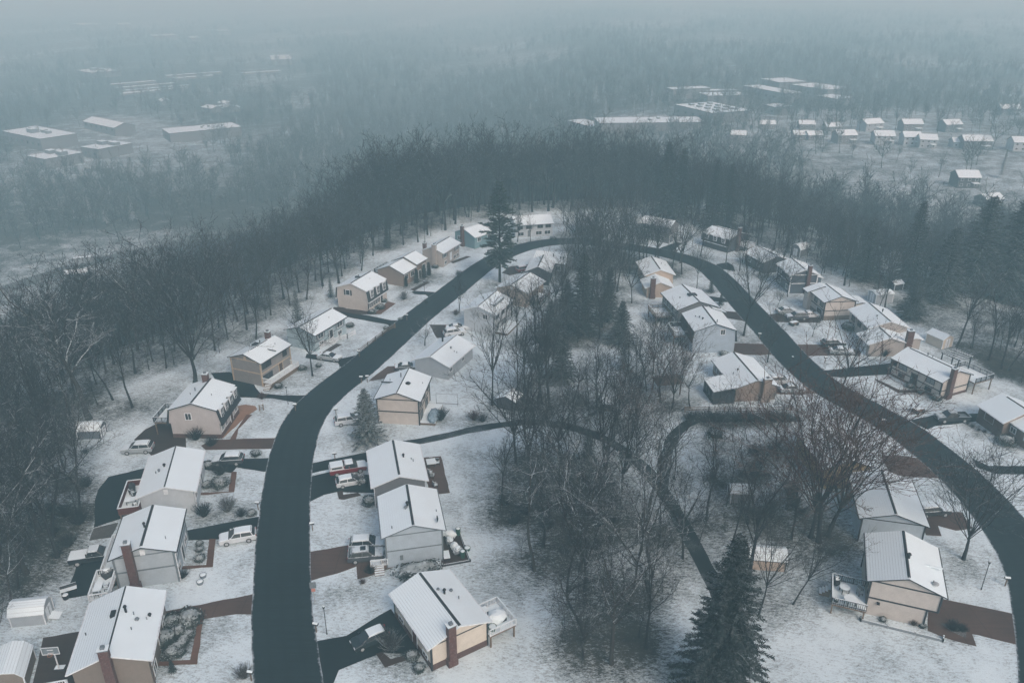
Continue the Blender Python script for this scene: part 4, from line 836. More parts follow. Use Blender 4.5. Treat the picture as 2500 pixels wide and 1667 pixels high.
# ------------------------------------------------------------------ street furniture
LAMPS = [((8, 270, 1238), 4.2, 'dark lamp post on the lawn above the drive of the cream house'), ((9, 2050, 940), 4.4, 'dark lamp post in front of the beige house with the set back lower storey'),
         ((4, 1935, 1200), 3.6, 'dark lamp post at the lawn corner of the warm white gambrel house'), ((5, 568, 655), 3.4, 'thin lamp post by the drive of the tan stepped house'), ((6, 770, 975), 3.0, 'thin lamp post on the inner verge of the far street'),
         ((4, 2283, 970), 2.6, 'thin dark lamp post on the lawn with the large bare tree'), ((5, 800, 770), 3.4, 'thin lamp post beside the white two storey house')]
for (t, x, y), hgt, lab in LAMPS:
    p = level(t, x, y); e = empty('lamp_post', (p[0], p[1], 0), 0, lab, 'lamp post')
    MB().tube([(0, 0, 0), (0, 0, .5), (0, 0, hgt - .45)], [.08, .05, .045], 6).build('post', M['p_black'], e)
    l = MB(); l.tube([(0, 0, hgt - .45), (0, 0, hgt - .4), (0, 0, hgt - .1)], [.08, .12, .17], 6, 1); l.tube([(0, 0, hgt - .1), (0, 0, hgt - .04), (0, 0, hgt + .1)], [.22, .22, .03], 6, 2)
    l.build('lantern', [M['p_black'], M['glass'], M['d_dark']], e)
MAILS = [((7, 1735, 405), 'mailbox on the verge of the white house with bushes'), ((7, 1690, 1550), 'mailbox before the frosted bush on the brown house verge'), ((8, 175, 545), 'mailbox on the verge beside the pale blue grey house'),
         ((8, 200, 1225), 'mailbox on the verge corner near the lamp post and the cream house drive'), ((4, 1985, 1245), 'mailbox at the lawn corner of the warm white gambrel house'), ((4, 2258, 1275), 'mailbox opposite the gambrel house, above the white SUV'),
         ((8, 325, 70), 'mailbox beside the drive of the red pickup'), ((5, 450, 830), 'mailbox beside the round bush at the beige gambrel house drive'), ((5, 145, 1250), 'mailbox on the verge before the beige banded house'), ((5, 185, 1245), 'second mailbox on the verge before the beige banded house, nearer the drive'),
         ((6, 560, 765), 'mailbox on the inner verge below the sky blue house'), ((9, 2210, 915), 'mailbox on the verge in front of the beige house with the set back lower storey'), ((6, 1000, 925), 'mailbox beside the drive of the beige split level house'), ((6, 1387, 1350), 'snow capped mailbox on the verge below the beige split level house'), ((5, 130, 1075), 'mailbox at the end of the split rail fence')]
for (t, x, y), lab in MAILS:
    p = level(t, x, y); e = empty('mailbox', (p[0], p[1], 0), rnd.uniform(-.3, .3), lab, 'mailbox')
    MB().box(-.06, .06, -.06, .06, 0, 1.1).build('post', M['p_wood'], e)
    b = MB(); b.prism_x([(-.16, 1.1), (.16, 1.1), (.16, 1.3), (.08, 1.42), (-.08, 1.42), (-.16, 1.3)], -.32, .32, 0, [0, 0, 1, 1, 1, 0]); b.build('box', [M['p_dark'], M['snow']], e)
p = level(8, 190, 1025); e = empty('road_sign', (p[0], p[1], 0), .15, 'grey backed rectangular road sign on a post with an orange plate below it', 'road sign')
MB().tube([(0, 0, 0), (0, 0, 3.0)], .05, 5).build('post', M['p_metal'], e); MB().box(-.38, .38, -.06, -.03, 2.2, 3.1).build('sign_plate', M['p_grey'], e); MB().box(-.22, .22, -.06, -.03, 1.7, 2.14).build('lower_plate', M['p_pink'], e)
p = level(7, 400, 1480); e = empty('basketball_hoop', (p[0], p[1], 0), .1, 'pale basketball hoop on the dark pad behind the brown house', 'basketball hoop')
MB().tube([(0, 0, 0), (0, 0, 2.6), (0, -.4, 3.1)], .07, 6).build('pole', M['p_white'], e)
b = MB(); b.box(-.9, .9, -.52, -.47, 2.8, 3.8); bb = b.build('backboard', M['p_grey'], e)
b = MB()
for x0, x1, z0, z1 in ((-.9, .9, 3.74, 3.8), (-.9, .9, 2.8, 2.86), (-.9, -.84, 2.86, 3.74), (.84, .9, 2.86, 3.74), (-.3, .3, 3.0, 3.05), (-.3, .3, 3.4, 3.45)): b.box(x0, x1, -.56, -.52, z0, z1)
b.build('lines', M['p_white'], bb); b = MB(); b.tube([(.23 * math.cos(t), -.8 + .23 * math.sin(t), 2.95) for t in [k * PI / 6 for k in range(13)]], .02, 4); b.build('ring', M['p_orange'], e)
MB().box(-.5, .5, -.1, .5, 0, .25, 0).build('base', M['d_dark'], e)
def fence(t, pts, label, kind='rail', h=1.1, m='p_wood', sp=2.4, name='fence', cat='fence'):
    P = [Vector(level(t, *p)) for p in pts]; c = P[0]
    e = empty(name, (c.x, c.y, 0), 0, label, cat); posts = MB(); rails = MB()
    for a, b_ in zip(P[:-1], P[1:]):
        d = b_ - a; L = d.length; an = math.atan2(d.y, d.x); n = max(1, round(L / sp))
        for k in range(n + 1):
            q = a + d * (k / n) - c; o = MB().box(q.x - .08, q.x + .08, q.y - .08, q.y + .08, 0, h + .12, 0, 1); o.build('post', [M[m], M['snow']], e)
        mid = (a + b_) / 2 - c
        for z in ((.35, .65, .95) if kind == 'rail' else (.25, .85)):
            rails.rbox((mid.x, mid.y), an, L / 2, .035, z * h / 1.1, z * h / 1.1 + .09)
        if kind == 'picket':
            n = int(L / .24)
            for k in range(n):
                q = a + d * ((k + .5) / n) - c; rails.rbox((q.x, q.y), an, .045, .02, .08, h)
        if kind == 'wall':
            rails.rbox((mid.x, mid.y), an, L / 2, .06, 0, h, 0, 1)
    rails.build('rails' if kind != 'picket' else 'pickets', [M[m], M['snow']], e); return e
fence(5, [(128, 1058), (188, 1012), (240, 972), (286, 938), (330, 905), (370, 885)], 'dark split rail fence along the lawn of the light blue house', sp=4.5)
fence(5, [(-65, 1005), (0, 962), (52, 955), (103, 925)], 'white picket fence before the light blue house', 'picket', 1.1, 'p_white', 2.0, 'picket_fence')
fence(5, [(-130, 1025), (-95, 1002), (-45, 975)], 'short white picket fence beside the walk of the light blue house', 'picket', 1.1, 'p_white', 2.0, 'picket_fence')
fence(6, [(60, 1252), (220, 1256), (430, 1258), (610, 1258), (770, 1250)], 'weathered rail fence between the low tan house and the footpath', sp=3.5)
fence(9, [(1238, 1135), (1240, 1152), (1790, 1290), (1795, 1268)], 'low timber edging round the bed beside the beige house gable', 'wall', .35, 'd_grey', 3, 'garden_edging', 'garden edging')
fence(8, [(1165, 563), (1233, 752), (1045, 785)], 'low dark timber edging round the cluttered patio', 'wall', .3, 'd_dark', 3, 'garden_edging', 'garden edging')
fence(8, [(632, 690), (640, 790), (690, 780)], 'tan board fence by the brown drive below two cars', 'picket', 1.0, 'p_wood', 1.4, 'board_fence')
fence(4, [(1770, 1240), (1745, 1245)], 'short dark rail beside the steps', sp=1)

# ------------------------------------------------------------------ things on decks and in yards
def table(p, rz, label, L=1.5, W=.9, round_=False, top='snow', chairs=0):
    e = empty('garden_table', p, rz, label, 'table'); b = MB()
    if round_: b.tube([(0, 0, .66), (0, 0, .76)], W / 2, 14)
    else: b.box(-L / 2, L / 2, -W / 2, W / 2, .68, .78)
    b.build('tabletop', M[top], e)
    for x in (-1, 1):
        for y in (-1, 1): MB().box(x * L * .36 - .04, x * L * .36 + .04, y * W * .32 - .04, y * W * .32 + .04, 0, .68).build('leg', M['p_dark'], e)
    return e
CH = None
def chair(p, rz, label, col='d_dark'):
    e = empty('garden_chair', p, rz, label, 'chair', 'garden chairs on decks and patios')
    MB().box(-.28, .28, -.28, .28, .36, .44, 0).build('seat', M[col], e); MB().box(-.28, .28, .24, .32, .44, 1.0).build('backrest', M[col], e)
    for x in (-.24, .24):
        for y in (-.24, .24): MB().box(x - .03, x + .03, y - .03, y + .03, 0, .36).build('leg', M['p_dark'], e)
        MB().box(x - .04, x + .04, -.28, .28, .6, .66).build('armrest', M[col], e)
    return e
def lump(p, r, label, name, cat, m='d_dark', m2=None):
    """a covered grill, cushion pile or bin"""
    e = empty(name, p, rnd.uniform(0, 3), label, cat); b = MB()
    b.ball((0, 0, r[2] * .5), (r[0], r[1], r[2] * .62), 10, 6, jit=.12); b.build('cover', M[m], e); 
    MB().box(-r[0] * .7, r[0] * .7, -r[1] * .7, r[1] * .7, 0, r[2] * .4).build('base', M[m2 or 'p_dark'], e); return e
def planter(p, label, m='p_green', r=.3, h=.55, name='planter', cat='planter'):
    e = empty(name, p, 0, label, cat); MB().tube([(0, 0, 0), (0, 0, h)], [r * .8, r], 10).build('pot', M[m], e); MB().ball((0, 0, h), (r * .85, r * .85, .1), 8, 4).build('snow_cap', M['snow'], e); return e
h2, h3, h33, h35, h32, h31, h19 = [HOUSES[k] for k in ('H2', 'H3', 'H33', 'H35', 'H32', 'H31', 'H19')]
table(h2.at(-6.4, 4.9, 2.1), h2.rot, 'snow topped rectangular table on the white railed deck behind the pale grey house')
chair(h2.at(-7.3, 4.9, 2.1), h2.rot + PI / 2, 'dark chair at the outer end of the snowy table on the white railed deck'); chair(h2.at(-6.4, 4.0, 2.1), h2.rot + PI, 'dark chair on the house side of the snowy table on the white railed deck')
lump(h2.at(-3.9, 4.4, 2.1), (.8, .5, 1.1), 'snow covered grill on the white railed deck against the pale grey house', 'covered_grill', 'grill')
table(h3.at(-4.1, 4.9, 2.2), h3.rot + PI / 2, 'snow topped table on the red brown deck', 1.4, 1.0); chair(h3.at(-1.9, 5.2, 2.2), h3.rot + .6, 'dark folding chair on the red brown deck, farther from the table'); chair(h3.at(-2.6, 4.7, 2.2), h3.rot + 2.2, 'dark folding chair on the red brown deck, nearer the table')
lump(h3.at(-.9, 5.3, 2.2), (.5, .45, 1.2), 'dark covered grill in the corner of the red brown deck', 'covered_grill', 'grill', 'p_dark')
lump(h3.at(-5.0, 4.2, 2.2), (.6, .4, .6), 'low dark box with snow on the red brown deck', 'storage_box', 'box', 'd_dark')
lump(h33.at(-3.6, -5.4, 1.75), (1.3, .95, 1.0), 'table under a snowy cloth on the deck of the cream house', 'covered_table', 'table', 'snow'); planter(h33.at(-4.6, -4.2, 1.75), 'round green planter on the deck of the cream house', 'p_green', .5, .5)
table(h33.at(-2.1, -4.7, 1.75), h33.rot, 'small snowy side table on the deck of the cream house', .9, .6); lump(h33.at(-1.0, -6.4, .0), (.6, .5, 1.2), 'grey cabinet under snow beside the deck of the cream house', 'garden_cabinet', 'cabinet', 'd_grey'); lump(h33.at(-2.6, -7.5, 0), (.9, .5, 1.0), 'pale storage box under snow outside the deck railing of the cream house', 'storage_box', 'box', 'd_grey')
table(h35.at(-5.0, 5.5, 1.5), 0, 'round white table on the deck of the beige house, nearer the railing', 1.3, 1.5, True); table(h35.at(-3.2, 6.1, 1.5), 0, 'oval snowy fire table on the deck of the beige house', 1.1, 1.2, True, 'd_grey')
chair(h35.at(-2.3, 4.3, 1.5), h35.rot + 1, 'pale armchair against the wall on the deck of the beige house, farther one', 'd_grey'); chair(h35.at(-3.1, 4.4, 1.5), h35.rot + .6, 'pale armchair against the wall on the deck of the beige house, nearer one', 'd_grey')
lump(h35.at(-2.1, 7.0, 1.5), (.5, .4, 1.1), 'black grill under snow in the corner of the beige house deck', 'covered_grill', 'grill'); planter(h35.at(-5.2, 7.0, 1.5), 'dark pot on the deck of the beige house', 'p_black', .3, .4)
chair(h35.at(-1.0, 6.3, 0), h35.rot, 'white garden chair on the snow beside the beige house deck, farther one', 'd_white'); chair(h35.at(-.8, 5.4, 0), h35.rot + .3, 'white garden chair on the snow beside the beige house deck, nearer one', 'd_white')
for i, (x, y, l) in enumerate([(.2, -5.0, 'long snowy bench cover on the cluttered patio'), (-1.2, -4.8, 'snowy heap of garden chairs on the cluttered patio, farther one'), (-2.4, -5.3, 'snowy heap of garden chairs in the middle of the cluttered patio'), (-3.3, -5.6, 'covered grill on the cluttered patio')]):
    lump(h32.at(x, y, .04), (1.0 if i == 0 else .7, .55, .9), l, 'covered_furniture', 'furniture', 'd_grey' if i % 2 else 'snow')
planter(h32.at(.4, -6.2, 0), 'tall dark green bin at the top of the cluttered patio', 'p_green', .35, 1.1, 'garden_bin', 'bin'); planter(h32.at(-2.9, -6.9, 0), 'round green pot at the outer edge of the cluttered patio', 'p_green', .45, .4); planter(h32.at(-4.2, -6.1, 0), 'tall dark green bin at the bottom of the cluttered patio', 'p_green', .35, 1.0, 'garden_bin', 'bin')
table(h32.at(-4.1, -4.0, 0), h32.rot + PI / 2, 'low white table beside the wall on the cluttered patio', .8, 1.5)
table(h31.at(4.2, -5.5, .03), h31.rot, 'snowy square table on the brown patio', 1.5, 1.4)
for i, (x, y, r, l) in enumerate([(5.2, -5.6, 0, 'dark chair beyond the snowy square table on the brown patio'), (4.2, -6.5, -1.6, 'dark chair on the lawn side of the snowy square table on the brown patio'), (1.9, -5.0, .5, 'snowy chair below the square table on the brown patio'), (.9, -5.2, 1.2, 'snowy chair in the middle of the brown patio'), (-1.6, -5.3, .3, 'snowy chair at the near end of the brown patio')]):
    chair(h31.at(x, y, .03), h31.rot + r, l, 'd_dark' if i < 2 else 'd_grey')
# blue tarpaulin over a heap behind the banded beige house, and a frame
h30 = HOUSES['H30']
e = empty('covered_swing', h30.at(-2.4, -5.6, .42), h30.rot, 'crumpled blue tarpaulin over furniture beside the beige banded house', 'tarpaulin')
b = MB(); b.ball((0, 0, .5), (2.0, .9, 1.0), 14, 8, jit=.22); b.build('tarpaulin', M['p_bluecloth'], e)
e = empty('swing_frame', h30.at(3.0, -6.6, 0), h30.rot, 'thin rectangular metal frame on the snow behind the beige banded house', 'frame')
b = MB(); b.tube([(-.2, -2.2, 0), (-.2, -2.2, 2.3), (-.2, 1.6, 2.3), (-.2, 1.6, 0)], .05, 5); b.tube([(-.2, -2.2, .4), (-.2, 1.6, .4)], .05, 5); b.build('bars', M['p_grey'], e)
p = level(5, 1838, 1210); e = empty('picnic_table', (p[0], p[1], 0), .9, 'snowy wooden picnic table on the open middle yard', 'picnic table')
MB().box(-1.0, 1.0, -.4, .4, .7, .78, 0).build('tabletop', M['d_white'], e)
for y in (-.75, .75): MB().box(-1.0, 1.0, y - .15, y + .15, .4, .47).build('bench', M['d_white'], e)
for x in (-.7, .7): b = MB(); b.tube([(x, -.8, 0), (x, .2, .7)], .05, 4); b.tube([(x, .8, 0), (x, -.2, .7)], .05, 4); b.build('leg', M['p_wood'], e)
p = level(5, 1800, 1470); e = empty('play_set', (p[0], p[1], 0), -.1, 'dark timber play set with a slide and swings beyond the footpath', 'play set')
b = MB()
for x, y in ((-1, -1), (1, -1), (-1, 1), (1, 1)): b.box(x - .08, x + .08, y - .08, y + .08, 0, 3.0)
b.box(-1.1, 1.1, -1.1, 1.1, 1.4, 1.55); b.build('tower', M['p_brown'], e)
MB().prism_x([(-1.3, 2.9), (1.3, 2.9), (0, 3.7)], -1.3, 1.3).build('roof', M['d_dark'], e)
b = MB(); b.tube([(-1.0, -.5, 1.5), (-1.9, -.7, 1.1), (-2.8, -.6, .35), (-3.4, -.5, .2)], [.3, .3, .3, .25], 8); b.build('slide', M['p_dark'], e)
b = MB(); b.tube([(1, 0, 2.7), (5.2, 0, 2.7)], .09, 5); b.tube([(5.2, 0, 2.7), (5.2, -1, 0)], .07, 5); b.tube([(5.2, 0, 2.7), (5.2, 1, 0)], .07, 5); b.build('beam', M['p_brown'], e)
for x in (2.1, 3.2, 4.3):
    b = MB(); b.tube([(x - .2, 0, 2.7), (x - .2, 0, .6)], .02, 3); b.tube([(x + .2, 0, 2.7), (x + .2, 0, .6)], .02, 3); b.box(x - .25, x + .25, -.1, .1, .55, .6); b.build('swing', M['p_black'], e)
p = level(0, 1530, 900); e = empty('storage_deck', (p[0], p[1], 0), .2, 'dark roofed arbor behind the bare crowns in the middle yard', 'arbor')
b = MB()
for x, y in ((-2, -1.5), (2, -1.5), (-2, 1.5), (2, 1.5)): MB().box(x - .1, x + .1, y - .1, y + .1, 0, 2.4).build('post', M['p_brown'], e)
MB().prism_x([(-1.9, 2.4), (1.9, 2.4), (0, 3.1)], -2.4, 2.4).build('roof', M['p_brown'], e)
p = level(7, 465, 955); e = empty('garden_bench', (p[0], p[1], 0), .5, 'snowy bench at the end of the dark pad by the woods', 'bench'); MB().box(-.9, .9, -.3, .3, .4, .5).build('seat', M['snow'], e); MB().box(-.9, .9, .26, .34, .5, .95).build('backrest', M['d_dark'], e)
for x in (-.75, .75): MB().box(x - .06, x + .06, -.28, .28, 0, .4).build('leg', M['p_dark'], e)
planter(level(7, 445, 1000) + (0,), 'round snow capped tub by the snowy bench', 'p_black', .4, .6); planter(level(7, 1365, 855) + (.0,), 'snow capped stone block on the lawn of the pale grey house, farther of two', 'p_grey', .45, .4, 'stone_block', 'block'); planter(level(7, 1345, 900) + (.0,), 'snow capped stone block on the lawn of the pale grey house, nearer of two', 'p_grey', .45, .4, 'stone_block', 'block')
for (t, x, y), l in [((6, 1625, 1255), 'dark ornamental cart on the lawn before the beige split level house'), ((6, 790, 670), 'stone garden ornament on the lawn below the parked cars')]:
    p = level(t, x, y); e = empty('lawn_ornament', (p[0], p[1], 0), .4, l, 'ornament'); MB().box(-.9, .9, -.5, .5, .3, .8, 0, 1).build('body', [M['p_wood'], M['snow']], e)
    for x in (-.6, .6): MB().tube([(x, -.6, .35), (x, .6, .35)], .35, 10).build('wheel', M['p_dark'], e)

# ------------------------------------------------------------------ trees
def grow(seed, kind='forest', h=20.0, lod=0):
    """a bare tree of height h: returns (trunk MB, crown MB); lod 0 full, 1 middle distance, 2 far valley"""
    g = random.Random(seed); tr, cr = MB(), MB()
    P = dict(forest=(.50, .28, 10, .32, .6), spread=(.34, .28, 10, .46, .95), vase=(.22, .15, 15, .62, .62), thin=(.78, .42, 9, .24, 1.0), sapling=(.45, .15, 9, .42, .6), round=(.3, .28, 10, .42, .9), crooked=(.42, .35, 8, .42, .95))[kind]
    kw = 1.9 if kind in ('crooked', 'thin') else 1.0
    ft, clear, nl, fl, lean = P
    tw = {0: .026, 1: .040, 2: .085}[lod] * (.8 if kind == 'sapling' else 1)
    nsub = {0: (6, 5, 5), 1: (6, 5, 4), 2: (5, 5, 0)}[lod]
    def path(p, d, L, n, wob, up):
        pts = [p.copy()]
        for i in range(n):
            d = (d + Vector((g.gauss(0, wob * kw), g.gauss(0, wob * kw), g.gauss(0, wob * kw * .6) + up))).normalized(); p = p + d * (L / n); pts.append(p.copy())
        return pts
    def blade(mb, a, b, w):
        d = b - a; s = d.cross(Vector((g.gauss(0, 1), g.gauss(0, 1), g.gauss(0, 1)))).normalized() * w
        mb.add([a - s, a + s, b], [(0, 1, 2)])
    def sub(pts, L, r, level, rot):
        n = nsub[min(level - 2, 2)] if level - 2 < len(nsub) else 0
        if not n: return
        for k in range(n):
            t = .22 + .78 * (k + g.random()) / n; f = t * (len(pts) - 1); i = min(int(f), len(pts) - 2); p = pts[i].lerp(pts[i + 1], f - i)
            d0 = (pts[i + 1] - pts[i]).normalized(); a = d0.orthogonal().normalized(); a.rotate(Matrix.Rotation(rot + k * 2.4 + g.random(), 3, d0))
            ang = g.uniform(.45, .95); d = (d0 * math.cos(ang) + a * math.sin(ang)).normalized(); d = (d + Vector((0, 0, .12))).normalized()
            LL = L * g.uniform(.38, .62) * (1.08 - .45 * t); rr = max(tw, r * .5)
            if level >= 3:
                if lod == 0:
                    pp = path(p, d, LL, 2, .16, .04)
                    if level == 3: cr.tube(pp, [rr, rr * .7, tw * .6], 3, cap=False)
                    else: blade(cr, pp[0], pp[1], tw * 1.1); blade(cr, pp[1], pp[2], tw * .8)
                    sub(pp, LL, rr, level + 1, g.uniform(0, 6))
                else:
                    blade(cr, p, p + d * LL, tw * 1.2)
                    if level == 3 and lod == 1: sub([p, p + d * LL], LL, rr, level + 1, g.uniform(0, 6))
            else:
                pp = path(p, d, LL, 3 if lod == 0 else 2, .13, .05)
                if lod == 2: blade(cr, pp[0], pp[-1], tw * 2)
                else: cr.tube(pp, [rr * (1 - .7 * q / (len(pp) - 1)) for q in range(len(pp))], 4 if lod == 0 else 3, cap=False)
                sub(pp, LL, rr, level + 1, g.uniform(0, 6))
    R = h * (.0125 if kind not in ('sapling',) else .008) * g.uniform(.9, 1.15)
    T = path(Vector((0, 0, -.3)), Vector((g.gauss(0, .05), g.gauss(0, .05), 1)).normalized(), h * ft + .3, 6 if lod == 0 else 3, .05, .05)
    rt = [R * (1.35 if i == 0 else 1 - .5 * i / (len(T) - 1)) for i in range(len(T))]
    tr.tube(T, rt, 8 if lod == 0 else (4 if lod == 1 else 3), cap=False)
    for k in range(nl):
        lead = k < {'vase': 6, 'spread': 4}.get(kind, 2)
        t = 1.0 if lead else clear / ft + (1 - clear / ft) * (k / nl); t = min(t, 1.0)
        f = t * (len(T) - 1); i = min(int(f), len(T) - 2); p = T[i].lerp(T[i + 1], f - i)
        az = k * 2.39 + g.uniform(-.4, .4); el = g.uniform(.25, .6) * lean if lead else g.uniform(.55, 1.05) * lean
        if kind == 'thin': el = g.uniform(.9, 1.5)
        d = Vector((math.cos(az) * math.sin(el), math.sin(az) * math.sin(el), math.cos(el)))
        LL = h * (1 - ft if lead and kind != 'thin' else fl) * g.uniform(.8, 1.1)
        if lead and kind == 'thin': LL = h * .2
        rr = R * (.5 if lead else .36) * {'vase': .66, 'thin': .45}.get(kind, 1)
        pp = path(p, d, LL, 5 if lod == 0 else 3, .12, .07)
        tr.tube(pp, [rr * (1 - .75 * q / (len(pp) - 1)) for q in range(len(pp))], 5 if lod == 0 else 3, cap=False)
        sub(pp, LL, rr * .7, 2, g.uniform(0, 6))
    return tr, cr
VAR = {}
def variants(kind, n, bark, twig, seed):
    out = []
    for i in range(n):
        t, c = grow(seed + i, kind); out.append((t.mesh('trunk', M[bark]), c.mesh('crown', M[twig])))
    VAR[(kind, bark)] = out
def variant_list(kind, bark):
    if (kind, bark) not in VAR:
        twig = 'twig_snow' if bark == 'bark_white' else 'twig_red' if (kind, bark) == ('vase', 'bark_dark') else 'twig'
        if kind == 'round' and bark == 'bark_white': twig = 'twig_white'
        variants(kind, 5 if (kind, bark) == ('forest', 'bark') else 4 if kind == 'sapling' else 2, bark, twig, 100 * (1 + len(VAR)))
    return VAR[(kind, bark)]
TREEPOS = []   # (x, y, reach) thins the snow cover below
def put_tree(x, y, h, kind, bark, label, group=None, lean=(0, 0), wide=1.0, name='bare_tree', z=None, cover=None):
    ms = variant_list(kind, bark); t, c = ms[rnd.randrange(len(ms))]; s = h / 20.0
    e = empty(name, (x, y, (hz(x, y) if z is None else z) - .02), rnd.uniform(0, 6.28), label, 'tree', group)
    e.scale = (s * wide, s * wide, s)
    for nm, me in (('trunk', t), ('crown', c)):
        o = bpy.data.objects.new(nm, me); COL.objects.link(o); o.parent = e
    if lean != (0, 0):
        e.rotation_mode = 'QUATERNION'; a = Vector((0, 0, 1)); b = Vector((lean[0], lean[1], 1)).normalized(); e.rotation_quaternion = a.rotation_difference(b)
    TREEPOS.append((x, y, h * .22 if cover is None else cover)); return e
def tall(x, y, z0, v):
    """height at which a mast standing on (x, y, z0) would reach picture row v"""
    lo, hi = 0, 60
    for _ in range(40):
        m = (lo + hi) / 2; dz = z0 + m - CAM_H
        f = y * math.cos(PITCH) - dz * math.sin(PITCH); up = y * math.sin(PITCH) + dz * math.cos(PITCH)
        if 833.5 - FOC * up / f > v: lo = m
        else: hi = m
    return lo
G_MID = 'bare trees in the middle grove'
